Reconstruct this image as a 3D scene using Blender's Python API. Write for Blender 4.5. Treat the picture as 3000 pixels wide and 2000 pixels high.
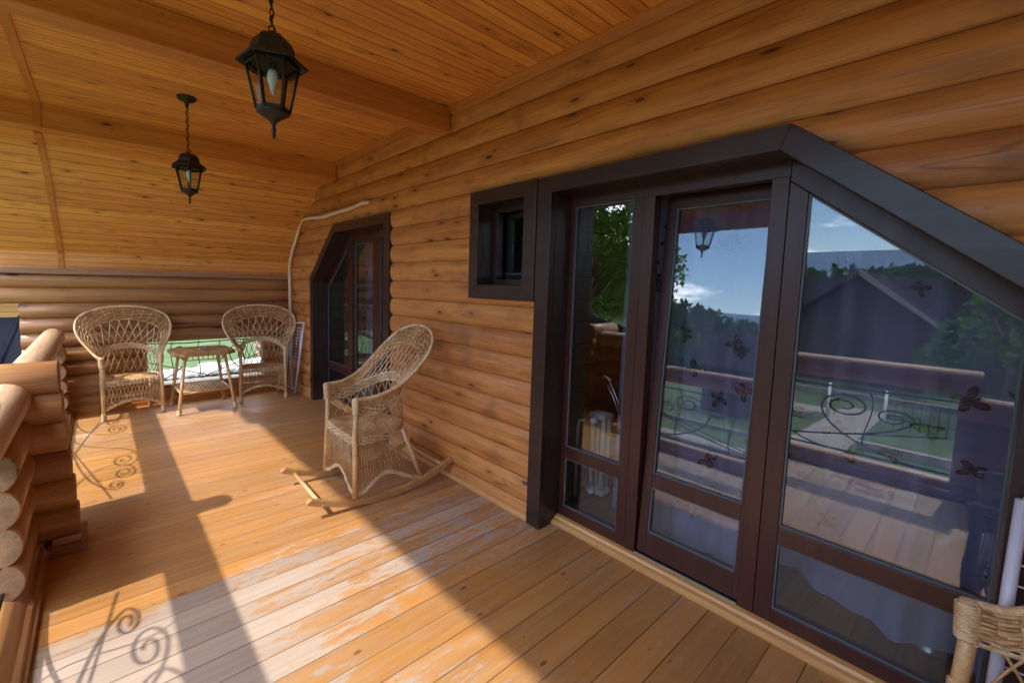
import bpy, math, random
from mathutils import Vector, Matrix
PI = math.pi
random.seed(7)
for o in list(bpy.data.objects): bpy.data.objects.remove(o, do_unlink=True)
scene = bpy.context.scene
COL = scene.collection

# ---------------------------------------------------------------- camera
cam_d = bpy.data.cameras.new('camera'); cam = bpy.data.objects.new('camera', cam_d); COL.objects.link(cam)
cam_d.sensor_width = 36.0
cam_d.lens = 1284.45/3000*36.0
cam_d.shift_x = 0.05; cam_d.shift_y = -50/3000.0
cam_d.clip_start = 0.02; cam_d.clip_end = 2000
YAW, PITCH, ROLL = math.radians(39.5374), math.radians(5.2002), math.radians(1.2746)
_f = Vector((math.sin(YAW)*math.cos(PITCH), math.cos(YAW)*math.cos(PITCH), -math.sin(PITCH)))
_r = Vector((math.cos(YAW), -math.sin(YAW), 0)); _u = _r.cross(_f)
_r2 = _r*math.cos(ROLL)+_u*math.sin(ROLL); _u2 = -_r*math.sin(ROLL)+_u*math.cos(ROLL)
M = Matrix.Identity(4)
for i in range(3):
    M[i][0] = _r2[i]; M[i][1] = _u2[i]; M[i][2] = -_f[i]
M[0][3], M[1][3], M[2][3] = 0, 0, 1.5
cam.matrix_world = M
scene.camera = cam

# ---------------------------------------------------------------- sun, sky, exposure
SUN = Vector((-0.806, -0.06, 1.0)).normalized()          # towards the sun
sun_el = math.asin(SUN.z); sun_rot = math.atan2(SUN.x, SUN.y)
sd = bpy.data.lights.new('sun', 'SUN'); so = bpy.data.objects.new('sun', sd); COL.objects.link(so)
sd.energy = 2.0; sd.angle = math.radians(1.2); sd.color = (1.0, 0.93, 0.82)
so.rotation_euler = SUN.to_track_quat('Z', 'Y').to_euler(); so.location = (-10, 0, 12)
world = bpy.data.worlds.new('World'); scene.world = world; world.use_nodes = True
wn = world.node_tree; wn.nodes.clear()
w_out = wn.nodes.new('ShaderNodeOutputWorld'); w_bg = wn.nodes.new('ShaderNodeBackground')
w_sky = wn.nodes.new('ShaderNodeTexSky'); w_sky.sky_type = 'NISHITA'; w_sky.sun_disc = False
w_sky.sun_elevation = sun_el; w_sky.sun_rotation = sun_rot; w_sky.air_density = 1.0; w_sky.dust_density = 0.1; w_sky.ozone_density = 3.0; w_sky.altitude = 1500
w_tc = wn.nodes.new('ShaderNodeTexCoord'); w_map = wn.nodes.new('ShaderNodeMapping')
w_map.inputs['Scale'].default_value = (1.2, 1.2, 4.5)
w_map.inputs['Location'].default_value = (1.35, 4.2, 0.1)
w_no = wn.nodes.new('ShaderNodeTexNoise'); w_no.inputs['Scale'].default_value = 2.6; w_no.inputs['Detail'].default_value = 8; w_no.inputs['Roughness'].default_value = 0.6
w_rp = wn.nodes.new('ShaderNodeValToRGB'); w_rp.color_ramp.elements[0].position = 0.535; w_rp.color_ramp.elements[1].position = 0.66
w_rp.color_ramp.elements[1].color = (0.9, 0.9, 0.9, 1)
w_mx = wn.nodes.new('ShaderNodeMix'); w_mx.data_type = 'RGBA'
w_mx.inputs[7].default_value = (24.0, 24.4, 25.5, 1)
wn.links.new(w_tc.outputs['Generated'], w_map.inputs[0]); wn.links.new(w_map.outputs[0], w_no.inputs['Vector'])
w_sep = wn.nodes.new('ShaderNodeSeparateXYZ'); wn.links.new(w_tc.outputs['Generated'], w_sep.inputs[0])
w_mr = wn.nodes.new('ShaderNodeMapRange'); wn.links.new(w_sep.outputs[2], w_mr.inputs[0]); w_mr.inputs[1].default_value = 0.35; w_mr.inputs[2].default_value = 0.75; w_mr.inputs[4].default_value = 0.13  # thickens unseen cloud high overhead, added to brighten the shaded veranda
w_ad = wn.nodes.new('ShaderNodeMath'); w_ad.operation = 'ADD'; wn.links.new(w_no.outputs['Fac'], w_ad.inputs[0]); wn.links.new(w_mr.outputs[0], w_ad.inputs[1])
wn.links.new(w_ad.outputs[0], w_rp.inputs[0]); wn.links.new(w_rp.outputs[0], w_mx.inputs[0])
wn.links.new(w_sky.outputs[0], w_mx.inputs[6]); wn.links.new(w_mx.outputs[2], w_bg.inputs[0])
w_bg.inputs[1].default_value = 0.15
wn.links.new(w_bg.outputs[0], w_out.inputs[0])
scene.view_settings.view_transform = 'Standard'; scene.view_settings.look = 'None'
scene.view_settings.exposure = 1.38; scene.view_settings.gamma = 1.0
scene.cycles.max_bounces = 10; scene.cycles.diffuse_bounces = 6; scene.cycles.transparent_max_bounces = 24

# ---------------------------------------------------------------- mesh helpers
class MB:
    def __init__(s): s.v = []; s.f = []; s.m = []; s.sm = []; s.uv = {}
    def add(s, vs, fs, mi=0, sm=False):
        b = len(s.v); s.v += [tuple(v) for v in vs]
        for f in fs: s.f.append([b+i for i in f]); s.m.append(mi); s.sm.append(sm)
    def box(s, x0, x1, y0, y1, z0, z1, mi=0):
        s.add([(x0,y0,z0),(x1,y0,z0),(x1,y1,z0),(x0,y1,z0),(x0,y0,z1),(x1,y0,z1),(x1,y1,z1),(x0,y1,z1)],
              [(0,3,2,1),(4,5,6,7),(0,1,5,4),(1,2,6,5),(2,3,7,6),(3,0,4,7)], mi)
    def tube(s, pts, r, n=5, closed=False, mi=0, sm=True, caps=True, flat=1.0):
        pts = [Vector(p) for p in pts]; N = len(pts)
        if N < 2: return
        rr = r if isinstance(r, (list, tuple)) else [r]*N
        vs = []; prev = None
        for i, p in enumerate(pts):
            if closed: t = pts[(i+1) % N]-pts[i-1]
            else: t = pts[min(i+1, N-1)]-pts[max(i-1, 0)]
            if t.length < 1e-9: t = Vector((0,0,1))
            t.normalize()
            if prev is None:
                a = Vector((0,0,1)) if abs(t.z) < 0.9 else Vector((1,0,0))
                nn = (a - t*a.dot(t)).normalized()
            else:
                nn = prev - t*prev.dot(t)
                nn = nn.normalized() if nn.length > 1e-6 else t.orthogonal().normalized()
            prev = nn; b = t.cross(nn)
            for k in range(n):
                an = 2*PI*k/n
                vs.append(p + nn*(math.cos(an)*rr[i]) + b*(math.sin(an)*rr[i]*flat))
        fs = []
        M_ = N if closed else N-1
        for i in range(M_):
            a0 = i*n; b0 = ((i+1) % N)*n
            for k in range(n): fs.append((a0+k, a0+(k+1) % n, b0+(k+1) % n, b0+k))
        s.add(vs, fs, mi, sm)
        if caps and not closed:
            base = len(s.v)-len(vs)
            s.f.append([base+k for k in range(n)][::-1]); s.m.append(mi); s.sm.append(False)
            s.f.append([base+(N-1)*n+k for k in range(n)]); s.m.append(mi); s.sm.append(False)
    def lathe(s, prof, n=16, c=(0,0,0), mi=0, sm=True, rot=0.0, caps=True):
        vs = []; fs = []
        for r, z in prof:
            for k in range(n):
                a = 2*PI*k/n+rot; vs.append((c[0]+r*math.cos(a), c[1]+r*math.sin(a), c[2]+z))
        for i in range(len(prof)-1):
            for k in range(n): fs.append((i*n+k, i*n+(k+1) % n, (i+1)*n+(k+1) % n, (i+1)*n+k))
        if caps:
            fs.append(tuple(range(n))[::-1]); fs.append(tuple((len(prof)-1)*n+k for k in range(n)))
        s.add(vs, fs, mi, sm)
    def prism(s, poly, a, b, axis='x', mi=0, holes=False):
        n = len(poly)
        def P(u, v, w):
            return {'x': (w, u, v), 'y': (u, w, v), 'z': (u, v, w)}[axis]
        vs = [P(u, v, a) for u, v in poly]+[P(u, v, b) for u, v in poly]
        fs = [tuple(range(n))[::-1], tuple(range(n, 2*n))]
        for i in range(n): fs.append((i, (i+1) % n, n+(i+1) % n, n+i))
        s.add(vs, fs, mi)
    def build(s, name, mats, parent=None, bevel=0):
        me = bpy.data.meshes.new(name)
        off = Vector((0,0,0))
        if parent is not None: off = parent.get('_w') and Vector(parent['_w']) or Vector((0,0,0))
        vv = [(v[0]-off[0], v[1]-off[1], v[2]-off[2]) for v in s.v]
        me.from_pydata(vv, [], s.f)
        if not isinstance(mats, (list, tuple)): mats = [mats]
        for m in mats: me.materials.append(m)
        me.polygons.foreach_set('material_index', s.m)
        me.polygons.foreach_set('use_smooth', s.sm)
        if s.uv:
            ul = me.uv_layers.new(name='uv')
            for fi, n_ in s.uv.items():
                p = me.polygons[fi]; k0 = random.uniform(0, 6.28)
                for q, li in enumerate(p.loop_indices): ul.data[li].uv = (0.5*math.cos(2*PI*q/n_+k0), 0.5*math.sin(2*PI*q/n_+k0))
        me.update()
        o = bpy.data.objects.new(name, me); COL.objects.link(o)
        if parent is not None: o.parent = parent; o['_w'] = list(off)
        if bevel:
            md = o.modifiers.new('bevel', 'BEVEL'); md.width = bevel; md.segments = 2; md.limit_method = 'ANGLE'; md.angle_limit = math.radians(40)
        return o

def tag(o, label=None, cat=None, group=None, kind=None):
    if label: o['label'] = label
    if cat: o['category'] = cat; o['kind'] = 'thing'
    if group: o['group'] = group
    if kind: o['kind'] = kind
    return o
def thing(name, label, cat, loc=(0,0,0), rz=0.0, group=None, local=False):
    o = bpy.data.objects.new(name, None); COL.objects.link(o)
    o.location = loc; o.rotation_euler = (0, 0, rz); o.empty_display_size = 0.1
    o['_w'] = [0,0,0] if local else list(loc)
    return tag(o, label, cat, group)
def copy_tree(o, parent=None):
    c = o.copy(); COL.objects.link(c); c.parent = parent
    for ch in o.children: copy_tree(ch, c)
    return c

# ---------------------------------------------------------------- materials
def newmat(name):
    m = bpy.data.materials.new(name); m.use_nodes = True
    nt = m.node_tree; nt.nodes.clear()
    out = nt.nodes.new('ShaderNodeOutputMaterial')
    return m, nt, out
class G:
    def __init__(s, nt): s.nt = nt
    def n(s, t, **kw):
        x = s.nt.nodes.new(t)
        for k, v in kw.items(): setattr(x, k, v)
        return x
    def l(s, a, b): s.nt.links.new(a, b)
    def math(s, op, a, b=None, c=None, clamp=False):
        x = s.n('ShaderNodeMath', operation=op, use_clamp=clamp)
        for i, q in enumerate((a, b, c)):
            if q is None: continue
            if isinstance(q, (int, float)): x.inputs[i].default_value = q
            else: s.l(q, x.inputs[i])
        return x.outputs[0]
    def comb(s, a, b, c):
        x = s.n('ShaderNodeCombineXYZ')
        for i, q in enumerate((a, b, c)):
            if isinstance(q, (int, float)): x.inputs[i].default_value = q
            else: s.l(q, x.inputs[i])
        return x.outputs[0]
    def noise(s, vec, scale=1.0, detail=3, rough=0.55, dist=0.0):
        x = s.n('ShaderNodeTexNoise'); s.l(vec, x.inputs['Vector'])
        x.inputs['Scale'].default_value = scale; x.inputs['Detail'].default_value = detail
        x.inputs['Roughness'].default_value = rough; x.inputs['Distortion'].default_value = dist
        return x.outputs['Fac']
    def smooth(s, v, a, b, c=0.0, d=1.0):
        x = s.n('ShaderNodeMapRange', interpolation_type='SMOOTHSTEP')
        s.l(v, x.inputs[0]); x.inputs[1].default_value = a; x.inputs[2].default_value = b
        x.inputs[3].default_value = c; x.inputs[4].default_value = d
        return x.outputs[0]
    def mix(s, f, a, b, mode='MIX'):
        x = s.n('ShaderNodeMix', data_type='RGBA', blend_type=mode)
        for i, q in ((0, f), (6, a), (7, b)):
            if isinstance(q, (int, float)): x.inputs[i].default_value = q
            elif isinstance(q, tuple): x.inputs[i].default_value = q+(1,) if len(q) == 3 else q
            else: s.l(q, x.inputs[i])
        return x.outputs[2]
def bsdf(g, out, col, rough=0.5, bump=None, bstr=0.3, bdist=0.01, spec=0.5, metallic=0.0, coat=0.0):
    b = g.n('ShaderNodeBsdfPrincipled')
    if isinstance(col, tuple): b.inputs['Base Color'].default_value = col+(1,)
    else: g.l(col, b.inputs['Base Color'])
    if isinstance(rough, (int, float)): b.inputs['Roughness'].default_value = rough
    else: g.l(rough, b.inputs['Roughness'])
    b.inputs['Specular IOR Level'].default_value = spec; b.inputs['Metallic'].default_value = metallic
    b.inputs['Coat Weight'].default_value = coat; b.inputs['Coat Roughness'].default_value = 0.15
    if bump is not None:
        bp = g.n('ShaderNodeBump'); bp.inputs['Strength'].default_value = bstr; bp.inputs['Distance'].default_value = bdist
        g.l(bump, bp.inputs['Height']); g.l(bp.outputs[0], b.inputs['Normal'])
    g.l(b.outputs[0], out.inputs[0]); return b

def wood(name, grain='Y', across='Z', other='X', pitch=None, origin=0.0, ca=(0.5,0.22,0.06), cb=(0.36,0.13,0.03), knot=(0.09,0.03,0.012),
         groove=0.0, gcol=(0.05,0.018,0.006), rough=0.45, kscale=1.0, kamt=0.6, smudge=0.35, coat=0.0, gs=1.0, butt=0.0, stain=(0.16,0.11,0.09), bstr=0.25, mid=False, ksz=1.0, tone=1.0, crack=0.0, fine=0.35):
    m, nt, out = newmat(name); g = G(nt)
    tc = g.n('ShaderNodeTexCoord'); sp = g.n('ShaderNodeSeparateXYZ'); g.l(tc.outputs['Object'], sp.inputs[0])
    ax = {'X': sp.outputs[0], 'Y': sp.outputs[1], 'Z': sp.outputs[2]}
    gr, ac, ot = ax[grain], ax[across], ax[other]
    oi = g.n('ShaderNodeObjectInfo')
    if pitch:
        u = g.math('DIVIDE', g.math('SUBTRACT', ac, origin), pitch)
        idx = g.math('FLOOR', u); fr = g.math('FRACT', u)
        wn_ = g.n('ShaderNodeTexWhiteNoise', noise_dimensions='1D'); g.l(idx, wn_.inputs['W']); rnd = wn_.outputs['Value']
    else:
        rnd = oi.outputs['Random']; fr = None
    gseg = gr
    bj = None
    if butt:
        gu = g.math('ADD', g.math('DIVIDE', gr, butt), g.math('MULTIPLY', rnd, 7.31))
        gi = g.math('FLOOR', gu); gf = g.math('FRACT', gu)
        w2 = g.n('ShaderNodeTexWhiteNoise', noise_dimensions='2D'); g.l(g.comb(gi, idx if pitch else 0.0, 0.0), w2.inputs['Vector'])
        rnd = w2.outputs['Value']
        bj = g.math('MULTIPLY', g.math('LESS_THAN', gf, 0.004/butt), 1.0)
    sh = g.math('MULTIPLY', rnd, 37.0)
    g1 = g.math('ADD', gr, sh)
    v_f = g.comb(g.math('MULTIPLY', g1, 1.6*gs), g.math('MULTIPLY', ac, 34*gs), g.math('MULTIPLY', ot, 34*gs))
    v_m = g.comb(g.math('MULTIPLY', g1, 0.7*gs), g.math('MULTIPLY', ac, 9*gs), g.math('MULTIPLY', ot, 9*gs))
    nf = g.noise(v_f, 1.0, 4, 0.6, 0.6); nm = g.noise(v_m, 1.0, 3, 0.55, 0.8)
    f = g.math('ADD', g.math('MULTIPLY', nf, 0.55), g.math('MULTIPLY', nm, 0.6))
    f = g.smooth(f, 0.38, 0.78)
    col = g.mix(f, ca, cb)
    # knots
    kv = g.comb(g.math('MULTIPLY', g1, 3.2*kscale), g.math('MULTIPLY', ac, 9.5*kscale), g.math('MULTIPLY', ot, 9.5*kscale))
    vo = g.n('ShaderNodeTexVoronoi'); vo.inputs['Scale'].default_value = 1.0; g.l(kv, vo.inputs['Vector'])
    kd = g.math('ADD', vo.outputs['Distance'], g.math('MULTIPLY', g.math('SUBTRACT', nf, 0.5), 0.08))
    sc = g.n('ShaderNodeSeparateColor'); g.l(vo.outputs['Color'], sc.inputs[0])
    pick = g.math('GREATER_THAN', sc.outputs[0], 1.0-kamt)
    ksz = g.math('ADD', 0.07*ksz, g.math('MULTIPLY', sc.outputs[1], 0.11*ksz))
    k1 = g.math('MULTIPLY', g.smooth(g.math('DIVIDE', kd, ksz), 0.45, 1.0, 1.0, 0.0), pick)
    k2 = g.math('MULTIPLY', g.smooth(g.math('DIVIDE', kd, ksz), 0.9, 3.2, 0.45, 0.0), pick)
    col = g.mix(k2, col, g.mix(0.5, cb, knot)); col = g.mix(k1, col, knot)
    v_x = g.comb(g.math('MULTIPLY', g1, 5.0*gs), g.math('MULTIPLY', ac, 120*gs), g.math('MULTIPLY', ot, 120*gs)); nx = g.noise(v_x, 1.0, 3, 0.6, 0.2)
    col = g.mix(g.math('MULTIPLY', g.smooth(nx, 0.50, 0.72), fine), col, g.mix(0.5, cb, knot))
    sv = g.noise(g.comb(g.math('MULTIPLY', g1, 26.0), g.math('MULTIPLY', ac, 40.0), ot), 1.0, 2, 0.5)
    col = g.mix(g.math('MULTIPLY', g.smooth(sv, 0.70, 0.78), 0.6), col, knot)
    ck = None
    if crack:
        cn = g.noise(g.comb(g.math('MULTIPLY', g1, 0.55), g.math('MULTIPLY', ac, 7.0), g.math('MULTIPLY', ot, 7.0)), 1.0, 2, 0.4, 0.15)
        gate = g.smooth(g.noise(g.comb(g.math('MULTIPLY', g1, 0.9), g.math('MULTIPLY', ac, 5.0), g.math('MULTIPLY', ot, 5.0)), 1.0, 1, 0.5), 0.52, 0.60)
        ck = g.math('MULTIPLY', g.smooth(g.math('ABSOLUTE', g.math('SUBTRACT', cn, 0.5)), 0.0, 0.010, 1.0, 0.0), gate)
        col = g.mix(g.math('MULTIPLY', ck, crack), col, (0.03,0.014,0.008))
    # smudges
    if smudge:
        sm = g.noise(g.comb(g.math('MULTIPLY', g1, 1.9), g.math('MULTIPLY', ac, 2.4), ot), 1.0, 5, 0.65)
        col = g.mix(g.math('MULTIPLY', g.smooth(sm, 0.54, 0.74), smudge), col, stain)
    # per board tone
    hs = g.n('ShaderNodeHueSaturation'); g.l(col, hs.inputs['Color'])
    g.l(g.math('ADD', 1-0.14*tone, g.math('MULTIPLY', rnd, 0.28*tone)), hs.inputs['Value'])
    g.l(g.math('ADD', 0.5-0.007*tone, g.math('MULTIPLY', rnd, 0.014*tone)), hs.inputs['Hue'])
    col = hs.outputs[0]
    bump = g.math('ADD', g.math('MULTIPLY', nf, 0.25), g.math('MULTIPLY', nx, 0.12))
    if ck is not None: bump = g.math('SUBTRACT', bump, ck)
    if pitch and groove:
        hw = groove/pitch/2
        e = g.math('MINIMUM', fr, g.math('SUBTRACT', 1.0, fr))
        gm = g.smooth(e, hw*0.6, hw*1.6, 1.0, 0.0)
        if bj is not None: gm = g.math('MAXIMUM', gm, bj)
        if mid: gm = g.math('MAXIMUM', gm, g.math('MULTIPLY', g.smooth(g.math('ABSOLUTE', g.math('SUBTRACT', fr, 0.5)), hw*0.3, hw*0.9, 1.0, 0.0), 0.5))
        col = g.mix(g.math('MULTIPLY', gm, 0.85), col, gcol)
        bump = g.math('SUBTRACT', bump, g.math('MULTIPLY', gm, 1.2))
    elif bj is not None:
        col = g.mix(g.math('MULTIPLY', bj, 0.8), col, gcol)
    rg = g.math('ADD', rough-0.06, g.math('MULTIPLY', nm, 0.14))
    bsdf(g, out, col, rg, bump, bstr, 0.004, 0.5, 0.0, coat)
    return m

def plain(name, col, rough=0.5, metallic=0.0, nscale=20.0, namt=0.15, bstr=0.1, spec=0.5, coat=0.0):
    m, nt, out = newmat(name); g = G(nt)
    tc = g.n('ShaderNodeTexCoord'); nz = g.noise(tc.outputs['Object'], nscale, 4, 0.6)
    c = g.mix(nz, tuple(q*(1-namt) for q in col), tuple(min(1, q*(1+namt)) for q in col))
    bsdf(g, out, c, rough, nz, bstr, 0.003, spec, metallic, coat); return m

def glassmat(name, tint=(0.93,0.96,0.96), f0=0.09, k=1.0):
    m, nt, out = newmat(name); g = G(nt)
    lw = g.n('ShaderNodeLayerWeight'); lw.inputs['Blend'].default_value = 0.5
    p = g.math('POWER', lw.outputs['Facing'], 5.0)
    fac = g.math('ADD', f0, g.math('MULTIPLY', p, (1.0-f0)*k), clamp=True)
    tr = g.n('ShaderNodeBsdfTransparent'); tr.inputs[0].default_value = tint+(1,)
    gl = g.n('ShaderNodeBsdfGlossy'); gl.inputs['Roughness'].default_value = 0.0; gl.inputs[0].default_value = (0.95,0.97,1,1)
    mx = g.n('ShaderNodeMixShader'); g.l(fac, mx.inputs[0]); g.l(tr.outputs[0], mx.inputs[1]); g.l(gl.outputs[0], mx.inputs[2])
    g.l(mx.outputs[0], out.inputs[0]); return m

P_LOG = 0.1572; Z_J = 1.2075
LOGA, LOGB = (0.665,0.294,0.088), (0.46,0.172,0.044)
m_wall = wood('larch_log_siding', 'Y', 'Z', 'X', P_LOG, Z_J, LOGA, LOGB, rough=0.47, kscale=1.2, kamt=0.85, smudge=0.6, stain=(0.15,0.075,0.04), ksz=1.2, tone=0.6, coat=0.06, crack=0.45, fine=0.5)
m_endwall = wood('log_wood_x', 'X', 'Z', 'Y', 0.158, 1.21, (0.44,0.205,0.080), (0.30,0.120,0.040), rough=0.42, kscale=0.8, kamt=0.4, smudge=0.5, stain=(0.16,0.10,0.085), coat=0.2, crack=0.7)
m_ceil = wood('ceiling_boards', 'X', 'Y', 'Z', 0.094, 0.0, (0.88,0.412,0.110), (0.70,0.268,0.054), groove=0.006, rough=0.38, kscale=1.5, kamt=0.95, smudge=0.12, gcol=(0.16,0.045,0.010), mid=True, tone=0.7)
m_slope = wood('sloped_boards', 'X', 'Z', 'Y', 0.057, 0.0, (0.90,0.440,0.128), (0.72,0.298,0.066), groove=0.0035, rough=0.4, kscale=1.5, kamt=0.95, smudge=0.1, gcol=(0.26,0.08,0.02), tone=0.6)
m_beam = wood('beam_wood', 'X', 'Z', 'Y', None, 0, (0.76,0.34,0.085), (0.58,0.22,0.046), rough=0.36, kscale=0.8, kamt=0.35, smudge=0.12)
m_beamy = wood('eave_beam_wood', 'Y', 'Z', 'X', None, 0, (0.74,0.44,0.20), (0.60,0.32,0.13), rough=0.45, kscale=0.8, kamt=0.6, smudge=0.3)
m_batten = wood('batten_wood', 'Y', 'X', 'Z', None, 0, (0.60,0.23,0.048), (0.48,0.16,0.028), rough=0.35, kamt=0.1, smudge=0.0)
m_trim = wood('pale_moulding_wood', 'Y', 'X', 'Z', None, 0, (0.66,0.36,0.14), (0.52,0.24,0.08), rough=0.38, kamt=0.1, smudge=0.0)
m_cap = wood('greyed_cap_board', 'X', 'Z', 'Y', None, 0, (0.44,0.25,0.16), (0.33,0.17,0.10), rough=0.5, kscale=0.7, kamt=0.3, smudge=0.3)
m_logy = wood('round_log_y', 'Y', 'Z', 'X', None, 0, (0.47,0.245,0.100), (0.33,0.145,0.052), rough=0.42, kscale=0.7, kamt=0.3, smudge=0.35, coat=0.12, crack=0.8, fine=0.5)
m_logx = wood('round_log_x', 'X', 'Z', 'Y', None, 0, (0.46,0.230,0.095), (0.31,0.138,0.052), rough=0.42, kscale=0.7, kamt=0.3, smudge=0.35, coat=0.12, crack=0.8, fine=0.5)
m_rail = wood('weathered_rail_log', 'Y', 'Z', 'X', None, 0, (0.62,0.43,0.28), (0.46,0.28,0.16), rough=0.58, kscale=0.7, kamt=0.25, smudge=0.35, crack=0.85, fine=0.6)
m_casing = wood('dark_casing_wood', 'Y', 'Z', 'X', None, 0, (0.042,0.020,0.017), (0.024,0.0115,0.0100), (0.008,0.005,0.005), rough=0.34, kscale=0.7, kamt=0.6, smudge=0.0, bstr=0.35, coat=0.12)
m_frame = wood('mahogany_frame_wood', 'Z', 'Y', 'X', None, 0, (0.060,0.0165,0.011), (0.04,0.0105,0.0075), (0.02,0.006,0.005), rough=0.33, kscale=0.5, kamt=0.05, smudge=0.0, bstr=0.1)
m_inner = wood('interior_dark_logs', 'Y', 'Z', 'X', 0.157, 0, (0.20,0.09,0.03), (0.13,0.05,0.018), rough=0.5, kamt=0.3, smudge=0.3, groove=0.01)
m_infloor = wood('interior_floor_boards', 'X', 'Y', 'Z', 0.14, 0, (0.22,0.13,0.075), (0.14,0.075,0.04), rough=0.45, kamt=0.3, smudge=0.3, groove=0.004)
m_iron = plain('black_wrought_iron', (0.02,0.02,0.022), 0.45, 0.7)
m_lant = plain('aged_bronze_metal', (0.035,0.030,0.024), 0.5, 0.6, 30, 0.4)
m_white = plain('white_enamel', (0.74,0.75,0.78), 0.35, 0.0, 8, 0.04)
m_bluew = plain('lilac_white_enamel', (0.62,0.63,0.74), 0.35, 0.0, 8, 0.04)
m_radw = plain('shaded_radiator_paint', (0.42,0.44,0.43), 0.35)  # white radiator greyed in its colour to stand in for indoor shade
m_rubber = plain('black_gasket', (0.012,0.012,0.014), 0.5)
m_alu = plain('brushed_aluminium', (0.42,0.44,0.44), 0.35, 0.9)
m_foam = plain('pipe_insulation', (0.74,0.63,0.48), 0.75, 0.0, 30, 0.15, 0.4)
m_bulb = plain('frosted_bulb_glass', (0.80,0.80,0.76), 0.25, 0.0, 5, 0.02)
m_brass = plain('brass', (0.55,0.38,0.12), 0.35, 0.9)
m_glass = glassmat('window_glass', f0=0.082)
m_lglass = glassmat('lantern_glass', (0.90,0.92,0.90), 0.006, 0.2)
m_wick = None

def wicker(name, ca, cb, rough=0.42):
    m, nt, out = newmat(name); g = G(nt)
    tc = g.n('ShaderNodeTexCoord')
    n1 = g.noise(tc.outputs['Object'], 9, 3, 0.6); n2 = g.noise(tc.outputs['Object'], 70, 3, 0.6)
    f = g.smooth(g.math('ADD', g.math('MULTIPLY', n1, 0.55), g.math('MULTIPLY', n2, 0.45)), 0.36, 0.64)
    c = g.mix(f, ca, cb)
    bsdf(g, out, c, rough, n2, 0.25, 0.002, 0.5, 0.0, 0.25); return m
m_wick = wicker('willow_wicker', (0.40,0.205,0.075), (0.69,0.45,0.22))
m_wickpale = wicker('pale_willow_wicker', (0.52,0.33,0.16), (0.80,0.63,0.40))
m_cane = wicker('varnished_cane_pole', (0.50,0.29,0.12), (0.70,0.47,0.24), 0.35)
m_rock = wicker('bent_wood_runner', (0.40,0.21,0.08), (0.52,0.30,0.12), 0.4)

def logend(name):
    m, nt, out = newmat(name); g = G(nt)
    tc = g.n('ShaderNodeTexCoord'); nz = g.noise(tc.outputs['Object'], 14, 4, 0.65); n2 = g.noise(tc.outputs['Object'], 90, 3, 0.6)
    sp = g.n('ShaderNodeSeparateXYZ'); g.l(tc.outputs['UV'], sp.inputs[0]); u, v = sp.outputs[0], sp.outputs[1]
    u1 = g.math('ADD', u, 0.05); r = g.math('SQRT', g.math('ADD', g.math('MULTIPLY', u1, u1), g.math('MULTIPLY', v, v)))
    ring = g.math('SINE', g.math('ADD', g.math('MULTIPLY', r, 120.0), g.math('MULTIPLY', nz, 9.0)))
    an = g.math('ARCTAN2', v, u1)
    cr = g.noise(g.comb(g.math('MULTIPLY', an, 2.2), g.math('MULTIPLY', r, 0.8), nz), 2.0, 2, 0.5)
    crack = g.math('MULTIPLY', g.smooth(g.math('ABSOLUTE', g.math('SUBTRACT', cr, 0.5)), 0.0, 0.012, 1.0, 0.0), g.smooth(r, 0.08, 0.3, 0.0, 1.0))
    c = g.mix(g.smooth(nz, 0.35, 0.65), (0.36,0.205,0.115), (0.23,0.125,0.068)); c = g.mix(g.math('MULTIPLY', g.smooth(ring, -0.2, 1.0), 0.35), c, (0.20,0.11,0.06))
    c = g.mix(g.math('MULTIPLY', g.smooth(n2, 0.5, 0.75), 0.3), c, (0.16,0.10,0.07)); c = g.mix(g.math('MULTIPLY', crack, 0.8), c, (0.05,0.03,0.02))
    bsdf(g, out, c, 0.75, g.math('SUBTRACT', n2, crack), 0.3, 0.003); return m
m_logend = logend('sawn_log_end')

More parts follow.
